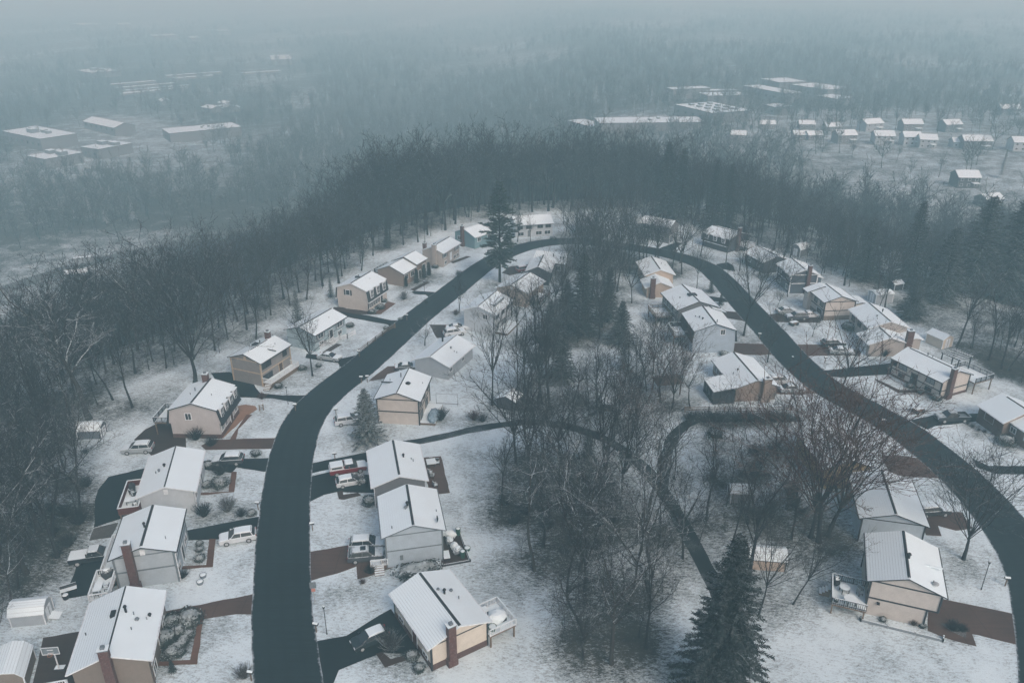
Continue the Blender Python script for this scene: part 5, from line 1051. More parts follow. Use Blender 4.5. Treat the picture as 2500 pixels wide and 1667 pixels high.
KEY = [
 (4, 2100, 1010, 570, 'spread', 'bark', 'large bare tree in a round bed on the lawn of the grey tan trimmed house', {}),
 (8, 1665, 815, 40, 'thin', 'bark_white', 'lone tall bare trunk with few snowy side limbs above the cream house', {}),
 (5, 1020, 1400, 720, 'spread', 'bark', 'dark bare tree with a clear trunk just left of the black playhouse', dict(wide=.75)),
 (5, 1250, 1335, 760, 'forest', 'bark', 'first of three tall straight trunks by the black playhouse', {}), (5, 1330, 1392, 800, 'forest', 'bark', 'second of three tall straight trunks by the black playhouse', {}), (5, 1412, 1425, 640, 'forest', 'bark', 'tallest of the three straight trunks by the black playhouse', {}),
 (9, 1930, 735, 40, 'vase', 'bark', 'wide bare tree with a thick trunk on the lawn beside the bend', dict(wide=1.25)),
 (9, 960, 620, -400, 'vase', 'bark_dark', 'widest bare tree with a reddish crown before the ochre house', dict(wide=1.2)),
 (9, 905, 590, -330, 'vase', 'bark_dark', 'reddish bare tree crowding the widest bare tree on the shed side', dict(wide=1.2)), (9, 1020, 580, -340, 'vase', 'bark_dark', 'reddish bare tree crowding the widest bare tree on the house side', dict(wide=1.2)),
 (6, 1150, 1290, 1080, 'vase', 'bark_dark', 'reddish low bare crown behind the widest bare tree', dict(wide=1.3)),
 (9, 490, 880, 30, 'forest', 'bark_dark', 'thick dark trunk beside the peach shed', {}), (9, 785, 1040, 520, 'spread', 'bark_dark', 'dark tree leaning towards the beige house with the railed deck', dict(lean=(.35, .1), wide=.8)),
 (9, 555, 1115, 540, 'spread', 'bark_dark', 'dark leaning tree on the snow below the peach shed', dict(lean=(.2, .05), wide=.8)), (9, 375, 640, 200, 'forest', 'bark_dark', 'leaning dark trunk to the left of the peach shed', dict(lean=(.15, 0))),
 (9, 205, 470, -60, 'forest', 'bark', 'thin bare tree near the footpath fork, left of the grey shed', {}), (9, 775, 600, 20, 'forest', 'bark', 'twin stemmed bare tree behind the peach shed', {}), (9, 150, 640, 260, 'sapling', 'bark', 'small crooked bare tree above the dark spruce', {}), (9, 480, 500, 40, 'forest', 'bark', 'bare tree over the grey shed', {}),
 (6, 455, 740, 140, 'spread', 'bark_dark', 'bare tree on the verge beside the sky blue gambrel house', dict(wide=.85)), (6, 615, 920, 560, 'round', 'bark_dark', 'small bare tree in a white ring on the lawn below the sky blue gambrel house', dict(wide=.9)),
 (6, 1100, 1155, 620, 'spread', 'bark_dark', 'broad bare tree on the verge where the far street passes the beige split level house', dict(wide=1.1)), (6, 915, 748, 585, 'round', 'bark', 'small round frosted tree on the lawn of the large tan house', dict(wide=1.1)),
 (6, 685, 548, 410, 'round', 'bark_dark', 'small dark tree on the lawn below the slate grey house', {}), (6, 560, 480, 170, 'spread', 'bark_dark', 'bare dark tree before the low house with the speckled roof', dict(wide=1.0)), (6, 140, 430, 110, 'spread', 'bark_dark', 'bare tree in the verge opposite the dark house with dormers', dict(wide=.8)),
 (6, 1875, 845, 320, 'forest', 'bark', 'leaning trunk at the wood edge behind the cream shed', dict(lean=(.3, .1))), (6, 2100, 905, 400, 'forest', 'bark', 'first of three trunks at the wood edge behind the pergola', {}), (6, 2185, 965, 470, 'forest', 'bark', 'second of three trunks at the wood edge behind the pergola', dict(lean=(.08, 0))), (6, 2232, 975, 480, 'forest', 'bark', 'third of three trunks at the wood edge behind the pergola', dict(lean=(.12, 0))),
 (8, 1985, 1405, 850, 'vase', 'bark', 'snow streaked bare tree with twisted white limbs near the dark spruce', dict(wide=1.0)), (8, 2180, 1435, 560, 'forest', 'bark_white', 'tall snow streaked tree between the cream house and the dark spruce', {}), (8, 1850, 1290, 1000, 'sapling', 'bark', 'small tangled bare tree on the slope above the snow streaked tree', {}),
 (7, 265, 548, -330, 'forest', 'bark_white', 'tall snow streaked tree at the wood edge behind the white house', dict(wide=1.2)), (7, 228, 690, -150, 'forest', 'bark', 'tall bare tree behind the black pickup', dict(wide=1.1)), (7, 122, 935, 380, 'forest', 'bark', 'bare tree by the pale grey barn shed', {}), (7, 75, 1035, 470, 'spread', 'bark_white', 'bare tree with long snowy limbs reaching over the pale grey barn shed', {}), (7, 520, 438, 190, 'sapling', 'bark', 'small bare tree at the edge of the dark pad behind the white house', dict(wide=1.4)), (7, 40, 800, 250, 'vase', 'bark', 'multi stemmed bare tree at the edge of the view beside the woods', {}),
 (7, 20, 1420, 900, 'spread', 'bark_white', 'bare tree with snowy limbs over the brown barn shed', {}),
 (4, 600, 1300, 330, 'forest', 'bark_white', 'tall pale limbed tree behind the small grey barn shed', dict(wide=1.35)), (4, 290, 1240, 540, 'forest', 'bark_white', 'leaning bare tree at the wood edge', dict(lean=(-.25, .1))), (4, 1310, 1055, 200, 'vase', 'bark', 'wide many stemmed bare tree behind the warm white gambrel house', dict(wide=1.35)), (4, 890, 1222, 640, 'forest', 'bark', 'slim bare tree at the wood edge behind the gambrel deck', {}), (4, 1720, 762, 330, 'forest', 'bark', 'bare tree behind the grey house with tan trim', {}),
 (5, 570, 1000, 830, 'round', 'bark_white', 'frosted weeping tree on the verge above the long light grey house', dict(wide=1.5)), (5, 800, 775, 560, 'forest', 'bark', 'thin bare tree in the bed by the white two storey house', {}), (5, 1580, 1545, 1220, 'round', 'bark_dark', 'small dark bare tree beside the footpath curve', dict(wide=1.1)), (5, 1860, 1560, 1120, 'spread', 'bark_dark', 'spreading bare tree in front of the play set', dict(wide=.9)), (5, 1998, 1560, 1100, 'forest', 'bark', 'slim bare tree beyond the play set', {}),
 (5, 1760, 880, 480, 'spread', 'bark_dark', 'dark bare tree in the snow gap between the conifers', dict(wide=.9)), (5, 1690, 690, 150, 'spread', 'bark_dark', 'big dark crown in front of the far bend houses', dict(wide=1.1)), (5, 1860, 640, 170, 'spread', 'bark_dark', 'second dark crown in front of the far bend houses, nearer the peach wing', dict(wide=1.0)), (5, 1580, 480, 200, 'spread', 'bark', 'bare tree beside the loop road before the hidden grey house', {}), (5, 1280, 300, 130, 'forest', 'bark', 'thin tree before the white two level house', {}), (5, 1960, 715, 400, 'spread', 'bark_dark', 'bare tree beside the chimney of the peach tan house', dict(wide=.9)),
 (5, 2100, 1190, 780, 'vase', 'bark', 'many stemmed bare tree with upright twigs behind the arbor', dict(wide=1.0)), (5, 2230, 1420, 940, 'vase', 'bark_dark', 'reddish upright bare tree by the rail fence', {}), (5, 2150, 1380, 850, 'vase', 'bark', 'upright many stemmed bare tree in the middle of the yards', {}), (5, 1180, 1000, 560, 'forest', 'bark', 'dark bare tree between the white house and the yard', {}), (5, 1150, 800, 520, 'round', 'bark_dark', 'bare tree over the peach house roof', dict(wide=1.2)), (5, 960, 900, 690, 'round', 'bark', 'bare tree against the white two storey house', dict(wide=1.3)), (5, 1430, 800, 400, 'spread', 'bark_dark', 'tall bare tree over the yards behind the peach house', dict(wide=.9)),
 (0, 1204, 1051, 930, 'forest', 'bark', 'bare tree below the footpath arch, nearest its low end', {}), (0, 1256, 1056, 900, 'spread', 'bark', 'bare tree below the top of the footpath arch', dict(wide=.8)), (0, 1310, 1075, 930, 'forest', 'bark', 'straight trunk below the footpath, left of the dark conifer', {}), (0, 1392, 1232, 1040, 'forest', 'bark_white', 'white streaked tree in the thicket left of the footpath', {}), (0, 1463, 1048, 880, 'vase', 'bark_dark', 'upright dark tree on the play set side of the footpath', {}), (0, 1409, 1010, 850, 'spread', 'bark_dark', 'thick trunk right where the footpath starts to descend', dict(wide=.8)), (0, 1521, 1232, 1090, 'thin', 'bark_white', 'dead looking tree with one white limb across the footpath', {}), (0, 1549, 1100, 950, 'forest', 'bark', 'slim tree at the fork of the footpath', {}), (0, 1571, 1203, 1060, 'sapling', 'bark', 'crooked sapling beside the descending footpath', {}),
]
for (t, bx, by, top, kind, bark, lab, kw) in KEY:
    x, y = level(t, bx, by)
    if float(rim_dist([(x, y)])[0]) > 0: x, y, z = valley(t, bx, by)
    else: z = 0.0
    hgt = max(3.0, min(26, tall(x, y, z, photo(t, bx, top)[1]) / .96))
    put_tree(x, y, hgt, kind, bark, lab, G_MID if t in (0, 5, 8, 9) else None, z=z, **kw)

RA = np.array(ROADS)
def clear_of_roads(x, y, m=.6):
    return not np.any((np.hypot(RA[:, 0] - x, RA[:, 1] - y) - RA[:, 2]) < m)
HC = [(h.e.location[0], h.e.location[1], max(h.L, h.W) * .62) for h in HOUSES.values()]
def clear_of_houses(x, y, m=1.0): return all(math.hypot(x - a, y - b) > r + m for a, b, r in HC)
def inside(poly, x, y):
    c = False; n = len(poly)
    for i in range(n):
        a, b = poly[i], poly[(i + 1) % n]
        if (a[1] > y) != (b[1] > y) and x < (b[0] - a[0]) * (y - a[1]) / (b[1] - a[1]) + a[0]: c = not c
    return c
OPEN = [[level(0, *p) for p in [(1285, 790), (1400, 785), (1425, 800), (1420, 870), (1300, 895), (1270, 850)]], [level(0, *p) for p in [(1430, 1170), (1520, 1250), (1480, 1330), (1390, 1300)]]]
def scatter(poly, n, gap, fn, tries=6000):
    P = []; xs = [p[0] for p in poly]; ys = [p[1] for p in poly]
    for _ in range(tries):
        if len(P) >= n: break
        x, y = rnd.uniform(min(xs), max(xs)), rnd.uniform(min(ys), max(ys))
        if inside(poly, x, y) and not any(inside(q, x, y) for q in OPEN) and clear_of_roads(x, y) and clear_of_houses(x, y, 0) and all(math.hypot(x - a, y - b) > gap for a, b in P):
            P.append((x, y)); fn(x, y)
    return P
GROVES = [   # outline, count, gap, label, heights, kinds
 ([(1130, 1090), (1340, 1040), (1480, 1130), (1575, 1290), (1500, 1500), (1340, 1500), (1250, 1400), (1140, 1220)], 19, 4.3, 'tall bare tree in the dense grove enclosed by the footpath', (13, 20), 'crooked forest spread'),
 ([(1130, 1090), (1340, 1040), (1480, 1130), (1570, 1300), (1500, 1480), (1340, 1480), (1260, 1420), (1140, 1220)], 14, 2.6, 'slender bare sapling in the dense grove enclosed by the footpath', (4, 8), 'sapling'),
 ([(1600, 1010), (1870, 1000), (1900, 1180), (1690, 1230), (1620, 1150)], 12, 3.6, 'bare tree in the wooded yard before the ochre house', (8, 13), 'crooked sapling crooked'),
 ([(1180, 640), (1440, 600), (1470, 820), (1400, 960), (1190, 930)], 22, 3.0, 'bare tree of the shaded middle yards between the two streets', (9, 16), 'forest spread'),
 ([(1150, 860), (1600, 840), (1610, 1000), (1150, 960)], 12, 3.6, 'bare young tree between the middle yards and the footpath', (7, 13), 'crooked sapling forest'),
 ([(1310, 490), (1490, 490), (1500, 640), (1440, 690), (1290, 620)], 13, 3.6, 'bare tree crowding the far bend of the street', (11, 17), 'spread forest'),
 ([(1060, 500), (1200, 480), (1310, 500), (1290, 545), (1180, 560)], 6, 4, 'bare tree beside the far houses near the tall pine', (9, 14), 'spread forest'),
 ([(1320, 578), (1480, 588), (1600, 610), (1590, 640), (1470, 625), (1320, 615)], 19, 2.6, 'bare tree on the inner verge of the far bend', (12, 17), 'spread forest'),
 ([(1290, 525), (1470, 530), (1600, 560), (1640, 585), (1600, 585), (1470, 548), (1290, 542)], 3, 3.2, 'bare tree on the outer verge of the far bend', (12, 16), 'spread forest'),
 ([(-30, 1000), (160, 962), (212, 1080), (190, 1240), (60, 1340), (-30, 1330)], 17, 3.2, 'tall bare tree on the rough slope by the pale barn shed', (13, 20), 'forest forest crooked'),
 ([(1560, 540), (1720, 600), (1900, 640), (1850, 700), (1700, 640), (1560, 590)], 9, 4, 'bare tree among the far houses on the woods side of the street', (8, 13), 'spread forest'),
]
for poly, n, gap, lab, (h0, h1), kinds in GROVES:
    scatter([level(0, *p) for p in poly], n, gap, lambda x, y: put_tree(x, y, rnd.uniform(h0, h1), rnd.choice(kinds.split()), 'bark' if kinds == 'sapling' else rnd.choice(['bark', 'bark_dark', 'bark_dark', 'bark', 'bark_white']) if 'sapling' not in kinds else 'bark', lab, 'bare trees in the yards', z=0, wide=rnd.uniform(.9, 1.25)))

# ------------------------------------------------------------------ evergreens
def conifer(seed, h, R, mat_n, clear=.04, droop=.35, dens=1.0, rough=.12, power=.85, tufts=False, bark='bark_dark'):
    g = random.Random(seed); t = MB(); f = MB()
    t.tube([(0, 0, -.3), (0, 0, h * .5), (0, 0, h * .98)], [h * .014, h * .008, .02], 7, cap=False)
    z = h * clear; k = 0
    while z < h * .985:
        u = (z - h * clear) / (h * (1 - clear)); rad = R * (1 - u) ** power * (g.uniform(.8, 1.12) if not tufts else g.uniform(.5, 1.2)) + .12
        if tufts: rad *= (.55 + .45 * math.sin(min(1, u * 3.2) * PI / 2))
        nb = max(4, int((5 + 5 * (rad / R)) * dens)) if not tufts else g.randint(6, 8)
        for b in range(nb):
            az = 2 * PI * b / nb + k * .7 + g.uniform(-.25, .25); L = rad * g.uniform(.75, 1.1); rise = g.uniform(.05, .25) + .5 * u
            c, s = math.cos(az), math.sin(az)
            tip = Vector((c * L, s * L, z + L * (rise - droop * (1 - u)))); a = Vector((0, 0, z)); mid = a.lerp(tip, .55) + Vector((0, 0, L * .10))
            f.tube([a, mid, tip], [.035, .025, .01], 3, 1, cap=False)
            n = max(4, int(L * 12 * dens)) if not tufts else max(8, int(L * 14))
            for q in range(n):
                w = (q + g.random()) / n; w = .12 + .88 * w if not tufts else .3 + .7 * w
                p = (a.lerp(mid, w / .55) if w < .55 else mid.lerp(tip, (w - .55) / .45))
                for sd in (-1, 1):
                    ln = g.uniform(.16, .36) * (1.15 - .5 * w) * (1 + .10 * L) if not tufts else g.uniform(.4, .8)
                    dv = Vector((c * .6 - s * sd * g.uniform(.6, 1.1), s * .6 + c * sd * g.uniform(.6, 1.1), g.uniform(-.55, .1) if not tufts else g.uniform(-.2, .6))).normalized() * ln
                    wd = Vector((c * .4, s * .4, g.uniform(-.5, .5))).normalized() * (g.uniform(.03, .06) if not tufts else g.uniform(.06, .12))
                    f.add([p - wd, p + wd, p + dv + wd * .4, p + dv - wd * .4], [(0, 1, 2, 3)])
        z += (.30 + .25 * (1 - u)) * (h / 12) ** .5 if not tufts else g.uniform(.5, .8); k += 1
    return t.mesh('trunk', M[bark]), f.mesh('crown', [M[mat_n], M['bark_dark']])
def put_conifer(x, y, z, ms, s, label, name='spruce_tree', wide=1.0, group=None):
    e = empty(name, (x, y, z - .02), rnd.uniform(0, 6), label, 'tree', group); e.scale = (s * wide, s * wide, s)
    for nm, me in zip(('trunk', 'crown'), ms): o = bpy.data.objects.new(nm, me); COL.objects.link(o); o.parent = e
    TREEPOS.append((x, y, 3.0 * s if s < 1.5 else 5))
CON = {'big': (conifer(1, 17, 4.6, 'needle', .03, .5, 1.6), 17.), 'snowy': (conifer(2, 8, 2.7, 'needle_snow', .04, .15, 1.3), 8.), 'dark': (conifer(3, 14, 3.0, 'needle', .08, .3, 1.55), 14.), 'dark2': (conifer(5, 12, 3.3, 'needle', .06, .3, 1.35), 12.), 'pine': (conifer(7, 24, 6.0, 'needle_green', .16, .15, 1, tufts=True, power=.7), 24.), 'column': (conifer(9, 4.2, .75, 'needle', .0, -.4, 1.2, power=.5), 4.2), 'frost': (conifer(12, 11, 2.8, 'needle_snow', .05, .3, 1.0), 11.)}
CONS = [
 ('big', 0, 1648, 1600, 1222, 'huge dark spruce rising from the lower edge of the view beside the open snow', 'spruce_tree', 1.05), ('snowy', 0, 845, 1014, 893, 'snowy blue green spruce beside the road before the beige banded house', 'spruce_tree', 1.0), ('pine', 0, 1148, 648, 413, 'tall irregular pine towering over the far end of the left street', 'pine_tree', 1.0),
 ('dark', 0, 1335, 770, 575, 'tallest dark conifer of the middle yards', 'spruce_tree', 1.1), ('dark2', 0, 1300, 760, 640, 'broad dark conifer behind the peach house', 'spruce_tree', 1.3), ('dark2', 0, 1262, 800, 690, 'dark conifer behind the white two storey house', 'spruce_tree', 1.2), ('dark', 0, 1395, 740, 610, 'dark conifer at the loop side of the snow gap', 'spruce_tree', 1.1), ('dark2', 0, 1425, 790, 690, 'dark conifer beyond the open middle yard', 'spruce_tree', 1.3), ('frost', 0, 1432, 850, 765, 'small frosted conifer at the corner of the open middle yard', 'spruce_tree', .9),
 ('dark2', 0, 1290, 870, 760, 'low dark conifer among trunks above the grey shed', 'spruce_tree', 1.2), ('dark2', 0, 1350, 1058, 985, 'dark conifer beside the footpath crest', 'spruce_tree', .9), ('dark2', 0, 1228, 1085, 1035, 'small dark conifer in the grove below the footpath', 'spruce_tree', .9),
 ('dark2', 0, 1632, 672, 640, 'small cone shaped evergreen on the inner verge, upper of two', 'spruce_tree', 1.0), ('dark2', 0, 1655, 700, 671, 'small cone shaped evergreen on the inner verge, lower of two', 'spruce_tree', 1.0), ('dark', 6, 1575, 632, 320, 'broad dark conifer behind the pale shed', 'spruce_tree', 1.6),
 ('dark', 0, 2230, 672, 447, 'tall spruce standing out of the right hand woods, first of two', 'spruce_tree', 1.5), ('dark', 0, 2300, 690, 450, 'tall spruce standing out of the right hand woods, second of two', 'spruce_tree', 1.5), ('dark', 0, 2085, 650, 458, 'dark conifer in the woods behind the pale shed', 'spruce_tree', 1.0), ('dark', 0, 1525, 500, 322, 'dark conifer topping the far woods, first of two', 'spruce_tree', 1.0), ('dark', 0, 1560, 505, 336, 'dark conifer topping the far woods, second of two', 'spruce_tree', .9),
 ('dark2', 0, 1633, 525, 366, 'slim conifer in the far woods behind the dark house with dormers', 'spruce_tree', .7), ('dark2', 0, 1665, 530, 375, 'second slim conifer in the far woods behind the dark house with dormers', 'spruce_tree', .7), ('frost', 4, 2010, 700, 430, 'frosted conifer behind the light blue house', 'spruce_tree', .8), ('frost', 4, 2225, 485, 345, 'small frosted conifer behind the beige gambrel house', 'spruce_tree', .8), ('dark', 5, 320, 345, 145, 'dark conifer behind the tan stepped house', 'spruce_tree', .8),
 ('column', 5, 445, 602, 535, 'column evergreen at the corner of the tan stepped house, first in its row', 'column_evergreen', 1.0), ('column', 5, 515, 580, 488, 'column evergreen, second in the row of the tan stepped house', 'column_evergreen', 1.0), ('column', 5, 565, 545, 460, 'column evergreen, third in the row of the tan stepped house', 'column_evergreen', 1.0), ('column', 5, 598, 528, 440, 'column evergreen, last in the row of the tan stepped house', 'column_evergreen', 1.0),
 ('dark', 0, 1985, 640, 500, 'dark conifer at the woods edge above the beige stone based house', 'spruce_tree', 1.5), ('dark', 0, 2160, 690, 520, 'dark conifer in the woods above the cream shed', 'spruce_tree', 1.6), ('dark', 0, 2345, 700, 560, 'dark conifer at the edge of the view below the tall spruces', 'spruce_tree', 1.6), ('dark2', 0, 1920, 600, 500, 'mid sized conifer in the woods behind the slate grey house', 'spruce_tree', 1.0),
 ('dark2', 0, 2290, 640, 560, 'small conifer in the right hand woods below the tall spruces', 'spruce_tree', .9), ('dark2', 7, 1160, 1490, 1410, 'small cone shaped evergreen at the bed corner of the brown house', 'spruce_tree', 1.0),
]
STAND = []     # evergreens that stand free of the woods before them
for k, t, bx, by, top, lab, nm, wd in CONS:
    x, y, z = valley(t, bx, by) if float(rim_dist([level(t, bx, by)])[0]) > 0 else level(t, bx, by) + (0.0,)
    hgt = max(1.5, min(30, tall(x, y, z, photo(t, bx, top)[1]))); ms, hb = CON[k]; put_conifer(x, y, z, ms, hgt / hb, lab, nm, wd)
    if k == 'dark': STAND.append((x, y))

# ------------------------------------------------------------------ shrubs
def evergreen_bush(seed, mat_n, n=420):
    g = random.Random(seed); b = MB(); b.ball((0, 0, .42), (.78, .78, .42), 9, 6, 1, .1)
    for _ in range(n):
        th, ph = g.uniform(0, 2 * PI), math.acos(g.uniform(-.55, 1)); r = g.uniform(.82, 1.04) * (1 + .1 * math.sin(3 * th + seed) + .08 * math.sin(5 * ph))
        p = Vector((math.sin(ph) * math.cos(th) * r, math.sin(ph) * math.sin(th) * r, .45 + .52 * math.cos(ph) * r)); nrm = (p - Vector((0, 0, .4))).normalized()
        a = nrm.orthogonal().normalized(); a.rotate(Matrix.Rotation(g.uniform(0, 6), 3, nrm)); c = nrm.cross(a); s = g.uniform(.05, .12); tl = nrm * g.uniform(-.05, .07)
        b.add([p - a * s, p - c * s * .6 + tl, p + a * s + tl, p + c * s * .6], [(0, 1, 2, 3)])
    return b.mesh('foliage', [M[mat_n], M['leaf']])
def bare_bush(seed, twig, n=70, up=.6):
    g = random.Random(seed); b = MB()
    for _ in range(n):
        az = g.uniform(0, 6.28); el = g.uniform(.05, 1.25) * up / .6 * .75; d = Vector((math.cos(az) * math.sin(el), math.sin(az) * math.sin(el), math.cos(el))); L = g.uniform(.7, 1.1)
        p0 = Vector((d.x * .08, d.y * .08, -.02)); p1 = p0 + d * L * .5; p2 = p1 + (d + Vector((g.gauss(0, .25), g.gauss(0, .25), .15))).normalized() * L * .5
        b.tube([p0, p1, p2], [.014, .010, .005], 3, cap=False)
        for _ in range(9):
            t = g.uniform(.3, 1); q = p0.lerp(p1, t * 2) if t < .5 else p1.lerp(p2, t * 2 - 1); e = (d + Vector((g.gauss(0, .5), g.gauss(0, .5), g.gauss(.1, .4)))).normalized() * g.uniform(.12, .32); s = e.orthogonal().normalized() * .009
            b.add([q - s, q + s, q + e], [(0, 1, 2)])
    return b.mesh('stems', M[twig])
BUSH = dict(ever=[evergreen_bush(i, 'leaf') for i in range(3)], snow=[evergreen_bush(i + 10, 'leaf_snow') for i in range(3)], bare=[bare_bush(i, 'twig', 110) for i in range(3)], frost=[bare_bush(i + 5, 'twig_white', 130) for i in range(3)], red=[bare_bush(i + 9, 'twig_red', 110) for i in range(2)])
def bush(t, x, y, r, kind, label, group=None, hk=1.0, name='shrub', sx=1.0, rz=None):
    p = level(t, x, y) if t is not None else (x, y)
    me = rnd.choice(BUSH[kind]); o = bpy.data.objects.new(name, me); COL.objects.link(o); o.location = (p[0], p[1], 0); o.rotation_euler = (0, 0, rnd.uniform(0, 6) if rz is None else rz); o.scale = (r * sx, r, r * hk)
    tag(o, label, 'shrub', group); TREEPOS.append((p[0], p[1], r * .55)); return o
SH = [
 (7, 1480, 170, 2.0, 'bare', 'large dark twiggy shrub in the front bed of the white house'), (7, 1480, 245, 1.4, 'snow', 'rounded yellowish snow topped shrub in the front bed of the white house'), (7, 1400, 120, 1.0, 'snow', 'snow topped shrub at the upper end of the white house bed'), (7, 1390, 250, .9, 'snow', 'small snow topped shrub against the white house'), (7, 1370, 450, 2.1, 'bare', 'big rounded grey twig shrub between the white house and the pale grey house'), (7, 1530, 415, 2.2, 'frost', 'frosted vase shaped shrub in a white ring on the white house lawn'), (7, 1620, 450, 1.3, 'bare', 'rounded twig shrub next to the frosted vase shaped shrub'), (7, 1690, 440, .8, 'snow', 'low snowy shrub near the drive of the pale grey house'),
 (7, 1190, 390, 2.0, 'bare', 'twiggy shrub against the gable of the white house'), (7, 1340, 640, .6, 'snow', 'low snowy shrub at the top of the square bed'), (7, 1340, 680, .6, 'snow', 'low snowy shrub in the middle of the square bed'), (7, 1345, 745, .8, 'snow', 'low snowy shrub at the bottom of the square bed'), (7, 1230, 860, 1.3, 'bare', 'twig shrub at the front corner of the pale grey house'),
 (7, 1160, 1190, 1.5, 'ever', 'dark evergreen shrub beside the brown drive'), (7, 1275, 1165, 1.7, 'snow', 'large snow covered shrub beside the brown drive'), (7, 1195, 1245, 1.2, 'snow', 'snow covered shrub below the large one beside the brown drive'), (7, 1105, 1300, 1.7, 'ever', 'dark tall shrub against the brown house'), (7, 1272, 1250, .8, 'snow', 'clipped round shrub, first of the chain in the brown house bed'), (7, 1242, 1280, .8, 'snow', 'clipped round shrub, second of the chain in the brown house bed'), (7, 1225, 1310, .85, 'snow', 'clipped round shrub, third of the chain in the brown house bed'), (7, 1185, 1340, .9, 'snow', 'clipped round shrub, fourth of the chain in the brown house bed'), (7, 1155, 1385, 1.1, 'snow', 'clipped round shrub, last of the chain in the brown house bed'), (7, 1210, 1375, .7, 'ever', 'small dark shrub beside the chain of clipped shrubs'),
 (7, 1640, 1535, 1.6, 'frost', 'frosted bush by the mailbox at the lower edge of the view'), (7, 1720, 40, .9, 'ever', 'dark low shrub on the verge above the drive of the dark SUV'),
 (8, 700, 1340, 2.4, 'frost', 'large frosted round bush before the cream house'), (8, 490, 235, 1.7, 'frost', 'frosted bush in front of the white hatchback'), (8, 845, 1400, .9, 'snow', 'small snowy shrub at the corner of the cream house'), (8, 890, 1480, .8, 'ever', 'dark low shrub in the bed of the cream house corner'), (8, 560, 365, 1.2, 'ever', 'dark shrub at the corner of the dark grey house'), (8, 560, 830, 1.2, 'bare', 'thin twig shrub by the tan board fence'), (8, 510, 900, .7, 'red', 'low reddish shrub poking through the snow on the lawn'),
 (5, 430, 690, 2.0, 'frost', 'frosted weeping shrub on the lawn of the beige gambrel house'), (5, 215, 785, 1.0, 'ever', 'round evergreen at the corner of the beige gambrel house'), (5, 272, 755, 1.2, 'ever', 'largest round evergreen before the beige gambrel house'), (5, 295, 708, .9, 'ever', 'round evergreen by the door of the beige gambrel house'), (5, 410, 830, .7, 'ever', 'small round clipped shrub on the drive corner of the beige gambrel house'), (5, 580, 720, 1.1, 'bare', 'twiggy shrub in the island bed near the road'), (5, 335, 870, .6, 'bare', 'tiny round tree beside the rail fence end'), (5, 310, 890, .7, 'snow', 'snow topped shrub at the rail fence end'), (5, 780, 795, 1.3, 'red', 'reddish shrub in the bed of the white two storey house'), (5, 68, 875, 1.0, 'ever', 'cone like evergreen at the corner of the light blue house'), (5, 800, 535, 1.5, 'bare', 'round twig shrub on the lawn of the pale shuttered house'), (5, 640, 480, 1.0, 'ever', 'dark shrub beneath the sided chimney of the pale shuttered house'), (5, 680, 1500, 2.2, 'bare', 'large twig bush beside the blue tarpaulin'), (5, 900, 1500, 1.7, 'red', 'brownish bush above the footpath'), (5, 960, 1510, 1.5, 'bare', 'second brownish bush above the footpath'), (5, 1430, 290, 1.0, 'ever', 'dark shrub at the corner of the white two level house'),
 (6, 320, 875, 1.0, 'snow', 'snow topped round shrub below the sky blue house'), (6, 1570, 1090, .9, 'ever', 'dark round shrub by the door of the beige split level house'), (6, 1640, 1125, 1.0, 'ever', 'dark round shrub right of the door of the beige split level house'), (6, 1745, 1170, 1.1, 'ever', 'dark round shrub at the corner of the beige split level house'), (6, 2215, 1470, 1.6, 'snow', 'large snow topped shrub before the brick fronted house'), (6, 1958, 1335, .5, 'bare', 'first little ball shrub in the bed of the brick fronted house'), (6, 1990, 1355, .5, 'bare', 'second little ball shrub in the bed of the brick fronted house'), (6, 2030, 1380, .5, 'bare', 'third little ball shrub in the bed of the brick fronted house'), (6, 2072, 1390, .5, 'bare', 'fourth little ball shrub in the bed of the brick fronted house'), (6, 1400, 880, 1.6, 'bare', 'twig shrub at the garage wall of the large tan house'), (6, 265, 1420, 1.5, 'ever', 'dark low bush on the snow behind the footpath'), (6, 1450, 980, 1.0, 'ever', 'dark shrub at the far corner of the beige split level house'), (6, 1160, 700, 1.6, 'ever', 'dark shrub at the corner of the large tan house'),
 (9, 1595, 1180, .8, 'red', 'thin reddish bush against the beige gable wall'), (9, 1655, 1190, .5, 'ever', 'small green shrub at the foot of the beige gable wall'), (9, 1860, 1215, 1.3, 'bare', 'low twiggy shrub in the triangular bed by the brown drive'), (9, 1920, 1220, 1.0, 'bare', 'second low twiggy shrub in the triangular bed by the brown drive'), (9, 1390, 1150, .5, 'snow', 'low snowy plant in the edged bed of the beige house'),
 (4, 1320, 1440, 2.4, 'bare', 'wide spreading twig bush against the gambrel house gable'), (4, 1420, 1480, 1.8, 'bare', 'twig bush at the front corner of the gambrel house'), (4, 1760, 1165, 1.2, 'red', 'thin young shrub at the drive of the grey house with tan trim'), (4, 1870, 1090, .9, 'ever', 'dark shrub by the porch steps'), (4, 2030, 970, .9, 'ever', 'dark shrub below the porch of the grey house with tan trim'), (4, 2140, 950, .7, 'ever', 'dark shrub near the foot of the large lawn tree'), (4, 575, 1530, .8, 'bare', 'small twig tuft on the snow near the silver SUV'),
 (7, 460, 650, 1.8, 'bare', 'twig bush by the stone edge of the dark pad'), (7, 350, 420, 1.6, 'bare', 'twig bush on the rough slope behind the white house'),
]
for s in SH: bush(*s)
o = bush(8, 880, 835, 1.55, 'snow', 'long rounded hedge with snow on top below the pale blue grey house', name='hedge', sx=2.1, rz=HOUSES['H32'].rot + PI / 2 + .1, hk=1.0); o['category'] = 'hedge'
HEDGE = [level(6, x, 1318) for x in range(90, 790, 44)]
for i, p in enumerate(HEDGE): bush(None, p[0], p[1], 2.0, 'bare', 'dark twiggy bush in the hedge row between the rail fence and the wooded yard', 'bushes in the hedge row', .9)
